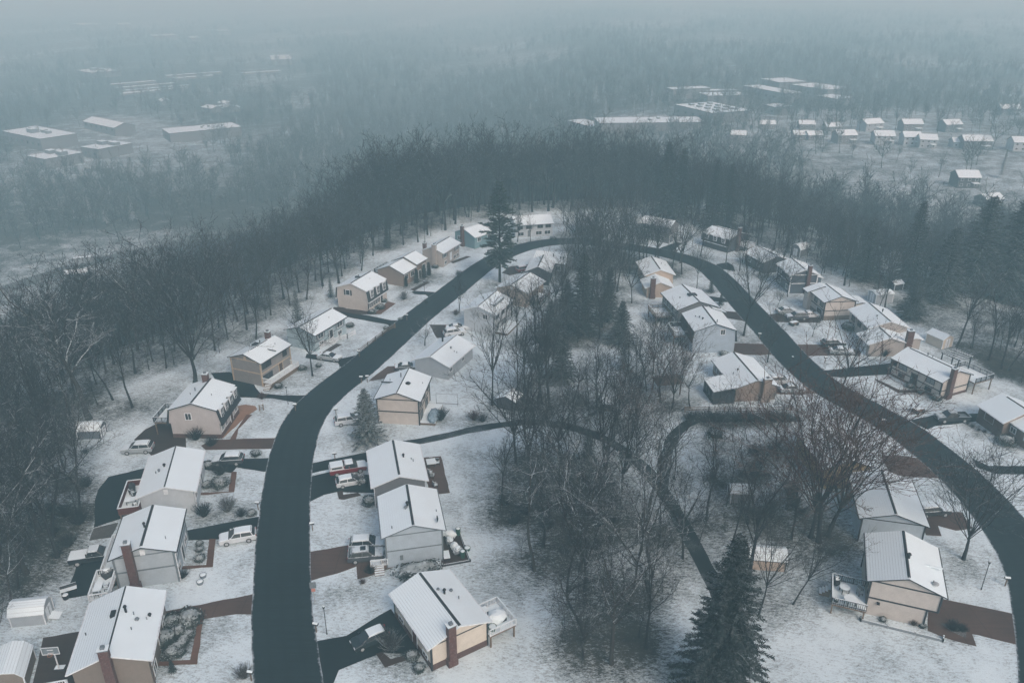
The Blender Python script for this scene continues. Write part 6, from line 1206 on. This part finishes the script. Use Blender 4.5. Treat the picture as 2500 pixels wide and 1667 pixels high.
brush_polys = [([level(0, *p) for p in [(20, 1120), (200, 1110), (210, 1250), (60, 1330), (0, 1300)]], 9, 'grey twig bush on the rough slope at the wood edge behind the white house', 'bushes on the rough slope'),
 ([level(0, *p) for p in [(1150, 1130), (1340, 1080), (1420, 1150), (1420, 1250), (1330, 1290), (1190, 1260)]], 24, 'dark twig bush on the floor of the grove enclosed by the footpath', 'bushes on the grove floor'),
 ([level(0, *p) for p in [(1600, 1060), (1820, 1030), (1860, 1180), (1700, 1200)]], 16, 'dark twig bush on the floor of the wooded yard before the ochre house', 'bushes in the wooded yard')]
for poly, n, lab, grp in brush_polys: scatter(poly, n, 1.6, lambda x, y: bush(None, x, y, rnd.uniform(1.1, 2.1), 'bare', lab, grp, rnd.uniform(.8, 1.2)))

# ------------------------------------------------------------------ the valley: buildings
CLEAR = []    # (x, y, r) kept free of trees
def flat_building(t, cor, h, label, units=(), wall='midgrey', cat='building', name='flat_roofed_building', gable=0.0):
    P = []; z = -30.0
    cx = sum(c[0] for c in cor) / 4; cy = sum(c[1] for c in cor) / 4
    _, _, z = valley(t, cx, cy, h)
    P = [Vector(level(t, x, y, z + h)) for x, y in cor]
    c = sum(P, Vector((0, 0))) / 4; u = ((P[1] - P[0]) + (P[2] - P[3])) / 2; v = ((P[3] - P[0]) + (P[2] - P[1])) / 2
    L = u.length; u = u.normalized(); n = Vector((-u.y, u.x)); W = abs(v.dot(n))
    e = empty(name, (c.x, c.y, z), math.atan2(u.y, u.x), label, cat); hl, hw = L / 2, W / 2
    b = MB()
    if gable:
        b.prism_x([(-hw, -3), (hw, -3), (hw, h - gable), (0, h - .1), (-hw, h - gable)], -hl, hl); b.build('wall', M['s_' + wall], e)
        MB().prism_x([(hw + .5, h - gable - .1), (hw + .5, h - gable + .3), (0, h + .2), (-hw - .5, h - gable + .3), (-hw - .5, h - gable - .1), (0, h - .2)], -hl - .4, hl + .4, 1, [1, 0, 0, 1, 1, 1]).build('roof', [M['roof_snow'], M['p_dark']], e)
    else:
        b.box(-hl, hl, -hw, hw, -4, h - .2); b.build('wall', M['s_' + wall], e)
        r = MB(); r.box(-hl - .2, hl + .2, -hw - .2, hw + .2, h - .2, h + .25, 1, 0); r.build('roof', [M['roof_snow'], M['p_dark']], e)
    for i in range(max(2, min(14, int(L / 8)))):
        n_ = max(2, min(14, int(L / 8))); x = -hl + L * (i + .5) / n_
        MB().box(x - 1.2, x + 1.2, -hw - .1, -hw + .05, h * .35, h * .6).build('window', M['glass'], e)
    for (a, b_, sx, sy, hh) in units:
        MB().box(a * hl - sx, a * hl + sx, b_ * hw - sy, b_ * hw + sy, h + .2, h + .25 + hh, 0, 1).build('rooftop_unit', [M['p_grey'], M['d_grey']], e)
    CLEAR.append((c.x, c.y, max(L, W) * .62)); return e
U4 = [(-.45, .2, 3, 2.5, 2.6), (-.1, -.2, 4, 3, 3), (.15, .15, 2, 2, 2.2), (.4, .1, 1.8, 1.8, 2)]
flat_building(1, [(20, 884), (265, 934), (518, 900), (250, 848)], 8.4, 'large flat roofed block with rooftop units, leftmost of the valley plant', U4)
flat_building(1, [(197, 1050), (300, 1073), (556, 1025), (425, 1004)], 7.0, 'small flat roofed block nearest to the woods in the valley plant', [(-.5, 0, 3, 2.5, 2.4), (-.3, .3, 2, 2, 2), (.55, .1, 3.5, 2.5, 2.5)])
flat_building(1, [(535, 986), (655, 1006), (890, 963), (772, 948)], 7.0, 'flat roofed block between the other two with three clusters of rooftop units', [(-.4, 0, 3.5, 2.5, 2.5), (-.2, .3, 2, 2, 2), (.55, .2, 3.5, 2.2, 2.2), (.2, .1, 1, 1, 1.4)])
flat_building(1, [(590, 800), (800, 846), (862, 810), (650, 770)], 9.1, 'gabled hall half veiled by trees behind the valley plant', gable=3)
flat_building(1, [(1110, 884), (1170, 916), (1582, 838), (1530, 810)], 7.7, 'long pale roofed valley building with small roof pipes', [(-.5, .1, .8, .8, 1.2), (-.1, .2, .8, .8, 1.4), (.02, .0, .8, .8, 1.4), (.3, .4, .8, .8, 1.2)])
flat_building(1, [(1385, 717), (1450, 722), (1475, 705), (1400, 688)], 5.6, 'twin gabled white roofed house in the valley field, left gable', gable=2, name='valley_house', cat='house'); flat_building(1, [(1470, 705), (1500, 720), (1600, 706), (1580, 685)], 5.6, 'twin gabled white roofed house in the valley field, long wing', gable=2, name='valley_house', cat='house')
flat_building(1, [(1480, 683), (1545, 688), (1552, 674), (1490, 671)], 3.5, 'small white roof behind the twin gabled valley house', gable=1.5)
flat_building(1, [(1060, 660), (1090, 672), (1138, 668), (1128, 651)], 5.6, 'small gabled house by the rows of storage sheds', gable=2, name='valley_house', cat='house')
flat_building(1, [(525, 478), (650, 496), (775, 470), (660, 455)], 7.0, 'broad patchy roof far in the haze behind the storage rows', U4)
flat_building(1, [(1808, 375), (1830, 405), (1950, 398), (1945, 367)], 7.0, 'pale building alone in the far haze')
flat_building(1, [(1045, 245), (1080, 256), (1158, 228), (1110, 222)], 9.8, 'far pale hall in the haze near the top of the valley'); flat_building(1, [(1270, 250), (1290, 262), (1340, 250), (1310, 240)], 8.4, 'smaller far hall in the haze'); flat_building(1, [(505, 165), (600, 175), (640, 160), (560, 150)], 11.2, 'farthest left hall barely showing through the haze'); flat_building(1, [(780, 160), (800, 172), (875, 162), (860, 150)], 11.2, 'farther hall barely showing through the haze beside it'); flat_building(1, [(1430, 205), (1490, 214), (1530, 205), (1480, 198)], 9.8, 'thin far hall in the haze')
for i, (x0, x1, y) in enumerate([(715, 1040, 565), (760, 1190, 583), (785, 1290, 600), (800, 1280, 615), (820, 1020, 630), (1110, 1480, 505), (1180, 1420, 525), (1640, 1860, 492)]):
    flat_building(1, [(x0, y + 4), (x0 + 20, y + 9), (x1, y - 22), (x1 - 20, y - 26)], 2.4, 'long low storage shed in the parallel rows across the valley', name='storage_shed')['group'] = 'rows of storage sheds in the valley'
SK = [(a, b, 1.8, 1.4, 1.2) for a in (-.62, -.2, .22, .62) for b in (-.5, 0, .5)]
flat_building(3, [(10, 710), (303, 773), (455, 735), (225, 682)], 7.0, 'white flat roof with a grid of dark skylights', SK)
flat_building(3, [(185, 635), (240, 656), (462, 632), (385, 610)], 7.0, 'long white flat roof behind the skylight roof'); flat_building(3, [(130, 615), (160, 626), (388, 598), (370, 590)], 6.3, 'narrow white roof in front of the farthest left factory')
flat_building(3, [(465, 580), (740, 632), (845, 622), (545, 570)], 7.7, 'long slanting white roof in the middle of the far factory'); flat_building(3, [(575, 535), (690, 552), (885, 554), (735, 520)], 8.4, 'wide white roof at the back of the far factory'); flat_building(3, [(810, 575), (1030, 608), (1168, 590), (890, 554)], 8.4, 'far factory roof reaching to the side of the woods')
flat_building(3, [(930, 645), (1100, 668), (1185, 655), (1050, 634)], 5.6, 'small white roof in front of the far factory'); flat_building(3, [(-20, 605), (30, 613), (185, 584), (130, 568)], 7.7, 'white factory roof left of the others'); flat_building(3, [(595, 707), (690, 728), (775, 712), (690, 694)], 5.6, 'little white roof among the trees below the far factory')
flat_building(2, [(1740, 826), (1780, 866), (2400, 790), (2345, 757)], 6.3, 'very long white roof of the low school wing', [(.1, 0, 2, 1, 1), (-.4, .2, 1.5, 1, 1)], cat='building'); flat_building(2, [(1536, 816), (1700, 856), (1780, 838), (1620, 797)], 6.3, 'short white wing joining the very long roof')
def valley_house(t, x, y, wpx, label, wall='midgrey', an=0.0, depth=9, two=True):
    X, Y, z = valley(t, x, y, 6); d = math.hypot(X, Y); L = wpx * 850 / 2338 / FOC * math.hypot(d, CAM_H - z)
    L = max(9, min(20, L)); he, hr = (5.0, 7.4) if two else (3.2, 5.2); W = depth
    e = empty('valley_house', (X, Y, z), an, label, 'house', 'houses in the valley'); hw = W / 2; hl = L / 2
    MB().prism_x([(-hw, -3), (hw, -3), (hw, he), (0, hr - .1), (-hw, he)], -hl, hl).build('wall', M['s_' + wall], e); s = (hr - he) / hw
    MB().prism_x([(hw + .5, he - .5 * s), (hw + .5, he - .5 * s + .2), (0, hr + .12), (-hw - .5, he - .5 * s + .2), (-hw - .5, he - .5 * s), (0, hr - .1)], -hl - .4, hl + .4, 1, [1, 0, 0, 1, 1, 1]).build('roof', [M['roof_snow'], M['p_dark']], e)
    for k in range(3):
        for zz in ((1.4, 3.9) if two else (1.6,)):
            u = -hl + L * (k + .5) / 3; w = MB().box(u - .7, u + .7, -hw - .06, -hw + .02, zz - .6, zz + .6).build('window', M['p_white'], e); MB().box(u - .55, u + .55, -hw - .09, -hw - .05, zz - .48, zz + .48).build('pane', M['glass'], w)
    if two: MB().box(hl * .2, hl * .8, -hw - 2.6, -hw, 2.5, 2.8, 0).build('porch_roof', M['snow'], e)
    CLEAR.append((X, Y, L * .6)); CLEAR.append((X, Y - 8, 5)); return e
for (x, y, w, lab, wl, an, two) in [
 (2235, 715, 105, 'lone gabled house high on the snowy field in the haze', 'grey', 0, True), (1310, 812, 120, 'pale gabled house with a cross gable in the upper valley row', 'lightgrey', .3, True), (1845, 818, 100, 'house with a broad white roof facing down the valley', 'grey', .15, True), (1580, 815, 110, 'house half hidden by conifers in the upper valley row', 'midgrey', 0, True),
 (1395, 893, 110, 'white roofed house behind thin trunks in the lower valley row', 'lightgrey', -.1, True), (1580, 900, 95, 'left half of the double house in the lower valley row', 'white', -.1, True), (1690, 917, 85, 'right half of the double house in the lower valley row', 'lightgrey', -.2, True), (2015, 925, 150, 'wide dark walled house in the lower valley row', 'grey', -.1, True), (1915, 915, 60, 'small white garage beside the wide dark walled house', 'lightgrey', -.1, False), (2318, 935, 100, 'white walled house cut by the edge of the view', 'white', -.1, True),
 (1135, 888, 115, 'grey house behind the leaning trunks', 'midgrey', .1, True), (840, 868, 70, 'small snowy roofed house among trees', 'midgrey', 0, False), (1950, 1163, 120, 'dark house nearest the woods in the valley', 'dark', -.05, True), (615, 800, 90, 'low house under snow below the skylight roof', 'midgrey', -.1, False), (420, 868, 80, 'low house among the trees right of the school wing', 'midgrey', -.2, False), (2115, 1285, 90, 'dark barn roof low in the trees near the edge of the view', 'dark', .3, False), (880, 800, 90, 'snowy roofed house by the first valley row', 'midgrey', -.1, False), (1050, 815, 80, 'low grey house in the first valley row', 'midgrey', .1, False), (930, 870, 50, 'tiny shed beside the small snowy roofed house', 'midgrey', .1, False)]:
    valley_house(3, x, y, w, lab, wl, an, 9 if two else 7, two)
# the valley road with a truck, and a shed beside it
vp = [valley(0, x, y)[:2] for x, y in [(-260, 770), (-120, 725), (0, 672), (120, 630), (240, 596), (360, 572), (480, 548), (600, 520), (720, 490), (840, 455)]]
C = smooth_line(vp, 6); b = MB()
for i, p in enumerate(C):
    d = (C[min(i + 1, len(C) - 1)] - C[max(i - 1, 0)]).normalized(); nr = Vector((-d.y, d.x))
    for s in (-4, 4): q = p + nr * s; b.v.append((q.x, q.y, hz(p.x, p.y) + .5))
    CLEAR.append((p.x, p.y, 13))
    q = p + nr * -16; CLEAR.append((q.x, q.y, 15))
for i in range(len(C) - 1): b.f.append((2 * i, 2 * i + 1, 2 * i + 3, 2 * i + 2)); b.m.append(0)
tag(b.build('valley_road', M['gravel']), kind='structure')
x, y, z = valley(4, 590, 268); e = empty('box_truck', (x, y, z + .5), .45, 'tiny dark truck on the valley road', 'truck')
MB().box(-5, 3, -1.2, 1.2, .9, 3.6, 0).build('cargo_box', M['d_grey'], e); c = MB(); shell(c, [(3.1, .6), (5.2, .6), (5.2, 1.7), (4.6, 2.8), (3.1, 2.9)], 1.15, 1.05); c.build('cab', M['p_dark'], e); wheels(e, (-3.4, 4.2), 1.15, .5)
shed(None, valley(4, 522, 348)[:2], 20, 9, 5, 2.6, 3.6, 'grey', 'snow roofed shed beside the valley road', 'roof_snow', name='road_shed')['category'] = 'shed'
bpy.data.objects['road_shed'].location[2] = valley(4, 522, 348)[2]

# ------------------------------------------------------------------ woods
def in_view(x, y, z, pad=60):
    dz = z - CAM_H; f = y * math.cos(PITCH) - dz * math.sin(PITCH)
    if f < 5: return False
    u = 1250 + FOC * x / f; v = 833.5 - FOC * (y * math.sin(PITCH) + dz * math.cos(PITCH)) / f
    return -pad * 2 < u < 2500 + pad * 2 and -50 < v < 2100
def wood_h(x, y):
    k = .5 + .5 * math.sin(x * .075 + 2 * math.sin(y * .05)) * math.sin(y * .061 + x * .02)
    hump = math.exp(-((x + 8) / 50) ** 2) if y > 225 else 0
    return (10.5 + 9 * k + 9 * hump) * (1 - .38 * float(sstep(70, 115, np.array(x)))) * rnd.uniform(.8, 1.15)
cand = np.column_stack([np.random.RandomState(4).uniform(-230, 290, 26000), np.random.RandomState(5).uniform(45, 420, 26000)])
dr = rim_dist(cand); NEAR_T = [p for p in TREEPOS if p[2] > 1.2]; zz = height(cand); keep = []
grid = {}
for (x, y), d, z in zip(cand, dr, zz):
    if not (-5 < d < 75) or not in_view(x, y, z): continue
    far_end = y > 205
    if d > 38 and not far_end and rnd.random() > .30: continue
    gp = 3.7 if d < 40 else 4.6
    k = (int(x // 5), int(y // 5)); 
    if any(math.hypot(x - a, y - b_) < gp for i in (-1, 0, 1) for j in (-1, 0, 1) for a, b_ in grid.get((k[0] + i, k[1] + j), [])): continue
    if any(math.hypot(x - a, y - b_) < r * .8 for a, b_, r in CLEAR): continue
    if any(math.hypot(x - o[0], y - o[1]) < 3.2 for o in NEAR_T if abs(x - o[0]) < 4): continue
    if any(abs(math.atan2(x, y) - math.atan2(a, b_)) < .017 and 0 < math.hypot(a, b_) - math.hypot(x, y) < 45 for a, b_ in STAND): continue
    if d < 4 and (not clear_of_houses(x, y, 1) or not clear_of_roads(x, y, 1)): continue
    grid.setdefault(k, []).append((x, y)); keep.append((x, y, z, d))
keep.sort(key=lambda p: math.hypot(p[0], p[1]) + p[3] * 1.2)
N_OWN = 60
for x, y, z, d in keep[:N_OWN]:
    lab = 'bare forest tree with dusted branches in the wood behind the gambrel and pale grey houses' if x < 0 else 'bare forest tree with dusted branches in the wood behind the split level house'
    if y > 190: lab = 'bare forest tree with dusted branches in the wood round the far bend'
    put_tree(x, y, (rnd.uniform(13, 22) if x < 70 else wood_h(x, y)) * (1 if d > 8 else .85), 'forest' if rnd.random() < .8 else 'spread', rnd.choice(['bark', 'bark_white']), lab, 'trees of the woods round the hilltop', z=z, wide=rnd.uniform(.85, 1.15), cover=.01)
def to_arr(mb):
    V = np.array(mb.v, np.float32); T = []
    for f in mb.f:
        for i in range(1, len(f) - 1): T.append((f[0], f[i], f[i + 1]))
    return V, np.array(T, np.int32)
def lods(lod, n, seed):
    out = []
    for i in range(n):
        t, c = grow(seed + i, 'forest' if i % 4 else 'spread', 20, lod); v1, f1 = to_arr(t); v2, f2 = to_arr(c)
        out.append((np.vstack([v1, v2]), np.vstack([f1, f2 + len(v1)]), len(f1)))
    return out
L1 = lods(1, 7, 900); L2 = lods(2, 6, 950)
def conifer_lod(seed):
    g = random.Random(seed); b = MB(); 
    for k in range(60):
        z = 2 + 17 * (k / 60); r = 3.4 * (1 - k / 62) + .3
        for q in range(4):
            a = g.uniform(0, 6.28); c, s = math.cos(a), math.sin(a); w = .45
            b.add([(-s * w, c * w, z + .4), (s * w, -c * w, z + .4), (c * r, s * r, z - .7)], [(0, 1, 2)])
    v, f = to_arr(b); return v, f, 0
LC = [conifer_lod(i) for i in range(3)]
def mass(name, pts, label):
    """pts: (x, y, z, height, variant)"""
    rs = np.random.RandomState(3); VV = []; FF = []; MI = []; o = 0
    for x, y, z, h, (V, F, nt_) in pts:
        a = rs.uniform(0, 6.28); s = h / 20; c, n = math.cos(a), math.sin(a); w = s * rs.uniform(.9, 1.25)
        P = np.empty_like(V); P[:, 0] = (V[:, 0] * c - V[:, 1] * n) * w + x; P[:, 1] = (V[:, 0] * n + V[:, 1] * c) * w + y; P[:, 2] = V[:, 2] * s + z
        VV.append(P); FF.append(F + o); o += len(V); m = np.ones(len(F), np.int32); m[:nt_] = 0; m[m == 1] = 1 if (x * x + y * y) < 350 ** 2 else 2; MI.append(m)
    V = np.vstack(VV); F = np.vstack(FF); MI = np.concatenate(MI); me = bpy.data.meshes.new(name)
    me.vertices.add(len(V)); me.vertices.foreach_set('co', V.ravel()); me.loops.add(len(F) * 3); me.loops.foreach_set('vertex_index', F.ravel().astype(np.int32))
    me.polygons.add(len(F)); me.polygons.foreach_set('loop_start', np.arange(0, len(F) * 3, 3, dtype=np.int32)); me.polygons.foreach_set('loop_total', np.full(len(F), 3, np.int32))
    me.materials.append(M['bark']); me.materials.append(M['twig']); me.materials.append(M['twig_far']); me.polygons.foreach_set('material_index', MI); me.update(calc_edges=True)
    ob = bpy.data.objects.new(name, me); COL.objects.link(ob); print(name, len(pts), len(F)); return tag(ob, label, 'woods', kind='stuff')
pts = [(x, y, z, wood_h(x, y), rnd.choice(L1)) for x, y, z, d in keep[N_OWN:]]
pts += [(x + rnd.uniform(-2, 2), y + rnd.uniform(-2, 2), z, rnd.uniform(4, 9), rnd.choice(L1)) for x, y, z, d in keep if d < 45 and rnd.random() < .75]
rs = np.random.RandomState(8); n = 60000
ang = rs.uniform(-.68, .68, n); r = 190 * np.exp(rs.uniform(0, math.log(2600 / 190), n)); X = r * np.sin(ang); Y = r * np.cos(ang)
D = rim_dist(np.column_stack([X, Y])); Z = height(np.column_stack([X, Y]))
def woodiness(X, Y):
    cl = np.sin(X * .012 + 1.6 * np.sin(Y * .006 + 1)) * np.sin(Y * .0095 + X * .004) + .55 * np.sin(X * .031 + 2 * np.sin(Y * .013)) * np.sin(Y * .024)
    d = 1 / (1 + np.exp(-(cl * 5.0 + .9)))
    return np.where((np.abs(X + 10) < 110 + .1 * Y) & (Y < 1100), np.maximum(d, .85), d)
dens = woodiness(X, Y)
CA = np.array(CLEAR)
count = 0; LIMIT = 6800
for i in range(n):
    if count >= LIMIT: break
    if D[i] < 75 or not in_view(X[i], Y[i], Z[i], 40): continue
    near_town = X[i] > 60 and 330 < Y[i] < 620
    mid = abs(X[i] + 10) < 110 + .1 * Y[i] and Y[i] < 1100
    p = dens[i] * (.8 if near_town else 1.0); p = max(p, .8) if mid and not near_town else p
    if D[i] < 230 and X[i] < -40: p *= .4
    if rs.rand() > p: continue
    if np.any(np.hypot(CA[:, 0] - X[i], CA[:, 1] - Y[i]) < CA[:, 2] * (.95)): continue
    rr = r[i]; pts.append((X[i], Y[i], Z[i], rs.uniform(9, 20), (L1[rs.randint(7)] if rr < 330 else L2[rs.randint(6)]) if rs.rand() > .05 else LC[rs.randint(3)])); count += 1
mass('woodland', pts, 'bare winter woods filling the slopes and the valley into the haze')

# ------------------------------------------------------------------ ground
def axis(a, b, step, far0, far1):
    v = list(np.arange(a, b + step, step)); s = step; x = v[-1]
    while x < far1: s *= 1.17; x += s; v.append(x)
    s = step; x = v[0]; low = []
    while x > far0: s *= 1.17; x -= s; low.append(x)
    return np.array(low[::-1] + v)
xs = axis(-165, 180, 2.6, -3400, 3400); ys = axis(48, 320, 2.6, -160, 6000)
GX, GY = np.meshgrid(xs, ys); GP = np.column_stack([GX.ravel(), GY.ravel()]); GZ = height(GP); GD = rim_dist(GP)
cover = np.where(GD < -5, .83, np.where(GD < 1, .83 - .37 * (GD + 5) / 6, .46))
far = (GD > 90); nt2 = (GP[:, 0] > 60) & (GP[:, 1] > 330) & (GP[:, 1] < 640)
cover = np.where(far, .50 - .32 * woodiness(GP[:, 0], GP[:, 1]), cover); cover = np.where(far & nt2, .50, cover)
TP = np.array([p for p in TREEPOS]); thin = np.zeros(len(GP))
for x, y, q in TP:
    if not (-170 < x < 190 and y < 330): continue
    m = (np.abs(GP[:, 0] - x) < q * 2.5 + 3) & (np.abs(GP[:, 1] - y) < q * 2.5 + 3)
    thin[m] += .24 * np.exp(-((GP[m, 0] - x) ** 2 + (GP[m, 1] - y) ** 2) / (q * 1.0 + .9) ** 2)
cover = np.where(far, cover, cover - np.minimum(thin, .56))
nx, ny = len(xs), len(ys); me = bpy.data.meshes.new('ground')
idx = np.arange(nx * ny).reshape(ny, nx); Q = np.stack([idx[:-1, :-1], idx[:-1, 1:], idx[1:, 1:], idx[1:, :-1]], -1).reshape(-1, 4)
me.from_pydata(np.column_stack([GP, GZ]).tolist(), [], Q.tolist()); at = me.attributes.new('cover', 'FLOAT', 'POINT'); at.data.foreach_set('value', cover.astype(np.float32))
me.polygons.foreach_set('use_smooth', [True] * len(me.polygons))
m, nt, bs = mat('snowy_grass')
tc = nd(nt, 'ShaderNodeTexCoord'); ca = nd(nt, 'ShaderNodeAttribute'); ca.attribute_name = 'cover'
mp = nd(nt, 'ShaderNodeMapping'); mp.inputs['Rotation'].default_value = (0, 0, .6); mp.inputs['Scale'].default_value = (.55, 1.3, 1); nt.links.new(tc.outputs['Object'], mp.inputs[0])
huge = noise(nt, .012, 4, .6); big = noise(nt, .11, 5, .65); midn = noise(nt, .55, 5, .7); fine = noise(nt, 2.6, 6, .78, vec=mp.outputs[0]); tiny = noise(nt, 7.5, 4, .7, vec=mp.outputs[0])
acc = ca.outputs['Fac']
for nn, k in ((huge, .5), (big, .85), (midn, .45), (fine, 1.45), (tiny, 1.05)):
    acc = mth(nt, 'ADD', acc, mth(nt, 'MULTIPLY', mth(nt, 'SUBTRACT', nn, .5), k))
k = ramp(nt, acc, .32, .84)
grass = mixc(nt, ramp(nt, midn, .35, .7), (.030, .036, .034), (.062, .060, .050))
nt.links.new(mixc(nt, k, grass, mixc(nt, ramp(nt, big, .35, .7), (.60, .70, .74), (.74, .84, .87))), bs.inputs['Base Color']); bs.inputs['Roughness'].default_value = .9; bs.inputs['Specular IOR Level'].default_value = .1
bump(nt, bs, mth(nt, 'ADD', fine, mth(nt, 'MULTIPLY', tiny, .6)), .7, .12)
me.materials.append(m); g = bpy.data.objects.new('ground', me); COL.objects.link(g); tag(g, kind='structure')

# ------------------------------------------------------------------ air, sky and light
b = MB().box(-3500, 3500, -180, 6150, -62, 112); hzm = bpy.data.materials.new('haze_air'); hzm.use_nodes = True; nt = hzm.node_tree; nt.nodes.clear()
out = nd(nt, 'ShaderNodeOutputMaterial'); pv = nd(nt, 'ShaderNodeVolumePrincipled'); pv.inputs['Color'].default_value = (.56, .89, .985, 1); pv.inputs['Absorption Color'].default_value = (.6, .6, .6, 1); pv.inputs['Density'].default_value = HAZE; pv.inputs['Anisotropy'].default_value = .0
nt.links.new(pv.outputs[0], out.inputs['Volume']); hb = b.build('haze', hzm); tag(hb, kind='stuff')
w = bpy.data.worlds.new('World'); sc.world = w; w.use_nodes = True; nt = w.node_tree; bg = nt.nodes['Background']
sky = nd(nt, 'ShaderNodeTexSky', sky_type='NISHITA'); sky.sun_disc = False; sky.sun_elevation = math.radians(SUN_EL); sky.sun_rotation = math.radians(SUN_AZ); sky.air_density = 1.0; sky.dust_density = 4.5; sky.ozone_density = 1.0
nt.links.new(sky.outputs[0], bg.inputs['Color']); bg.inputs['Strength'].default_value = SKY_K
sl = bpy.data.lights.new('sun', 'SUN'); sl.energy = SUN_K; sl.angle = math.radians(25); sl.color = (1, .96, .90); so = bpy.data.objects.new('sun', sl); COL.objects.link(so)
az = math.radians(SUN_AZ); el = math.radians(SUN_EL); dv = Vector((math.sin(az) * math.cos(el), math.cos(az) * math.cos(el), math.sin(el))); so.rotation_euler = dv.to_track_quat('Z', 'Y').to_euler(); so.location = (0, 0, 300)
vs = sc.view_settings; vs.view_transform = 'Standard'; vs.look = 'None'; vs.exposure = EXPOSURE; vs.gamma = 1.0
sc.render.engine = 'CYCLES'; cy = sc.cycles; cy.max_bounces = 6; cy.diffuse_bounces = 3; cy.glossy_bounces = 2; cy.transmission_bounces = 2; cy.volume_bounces = 2; cy.use_denoising = True
try: cy.denoiser = 'OPENIMAGEDENOISE'
except Exception: pass
cy.use_adaptive_sampling = True; cy.adaptive_threshold = .015; cy.caustics_reflective = False; cy.caustics_refractive = False; cy.sample_clamp_indirect = 4
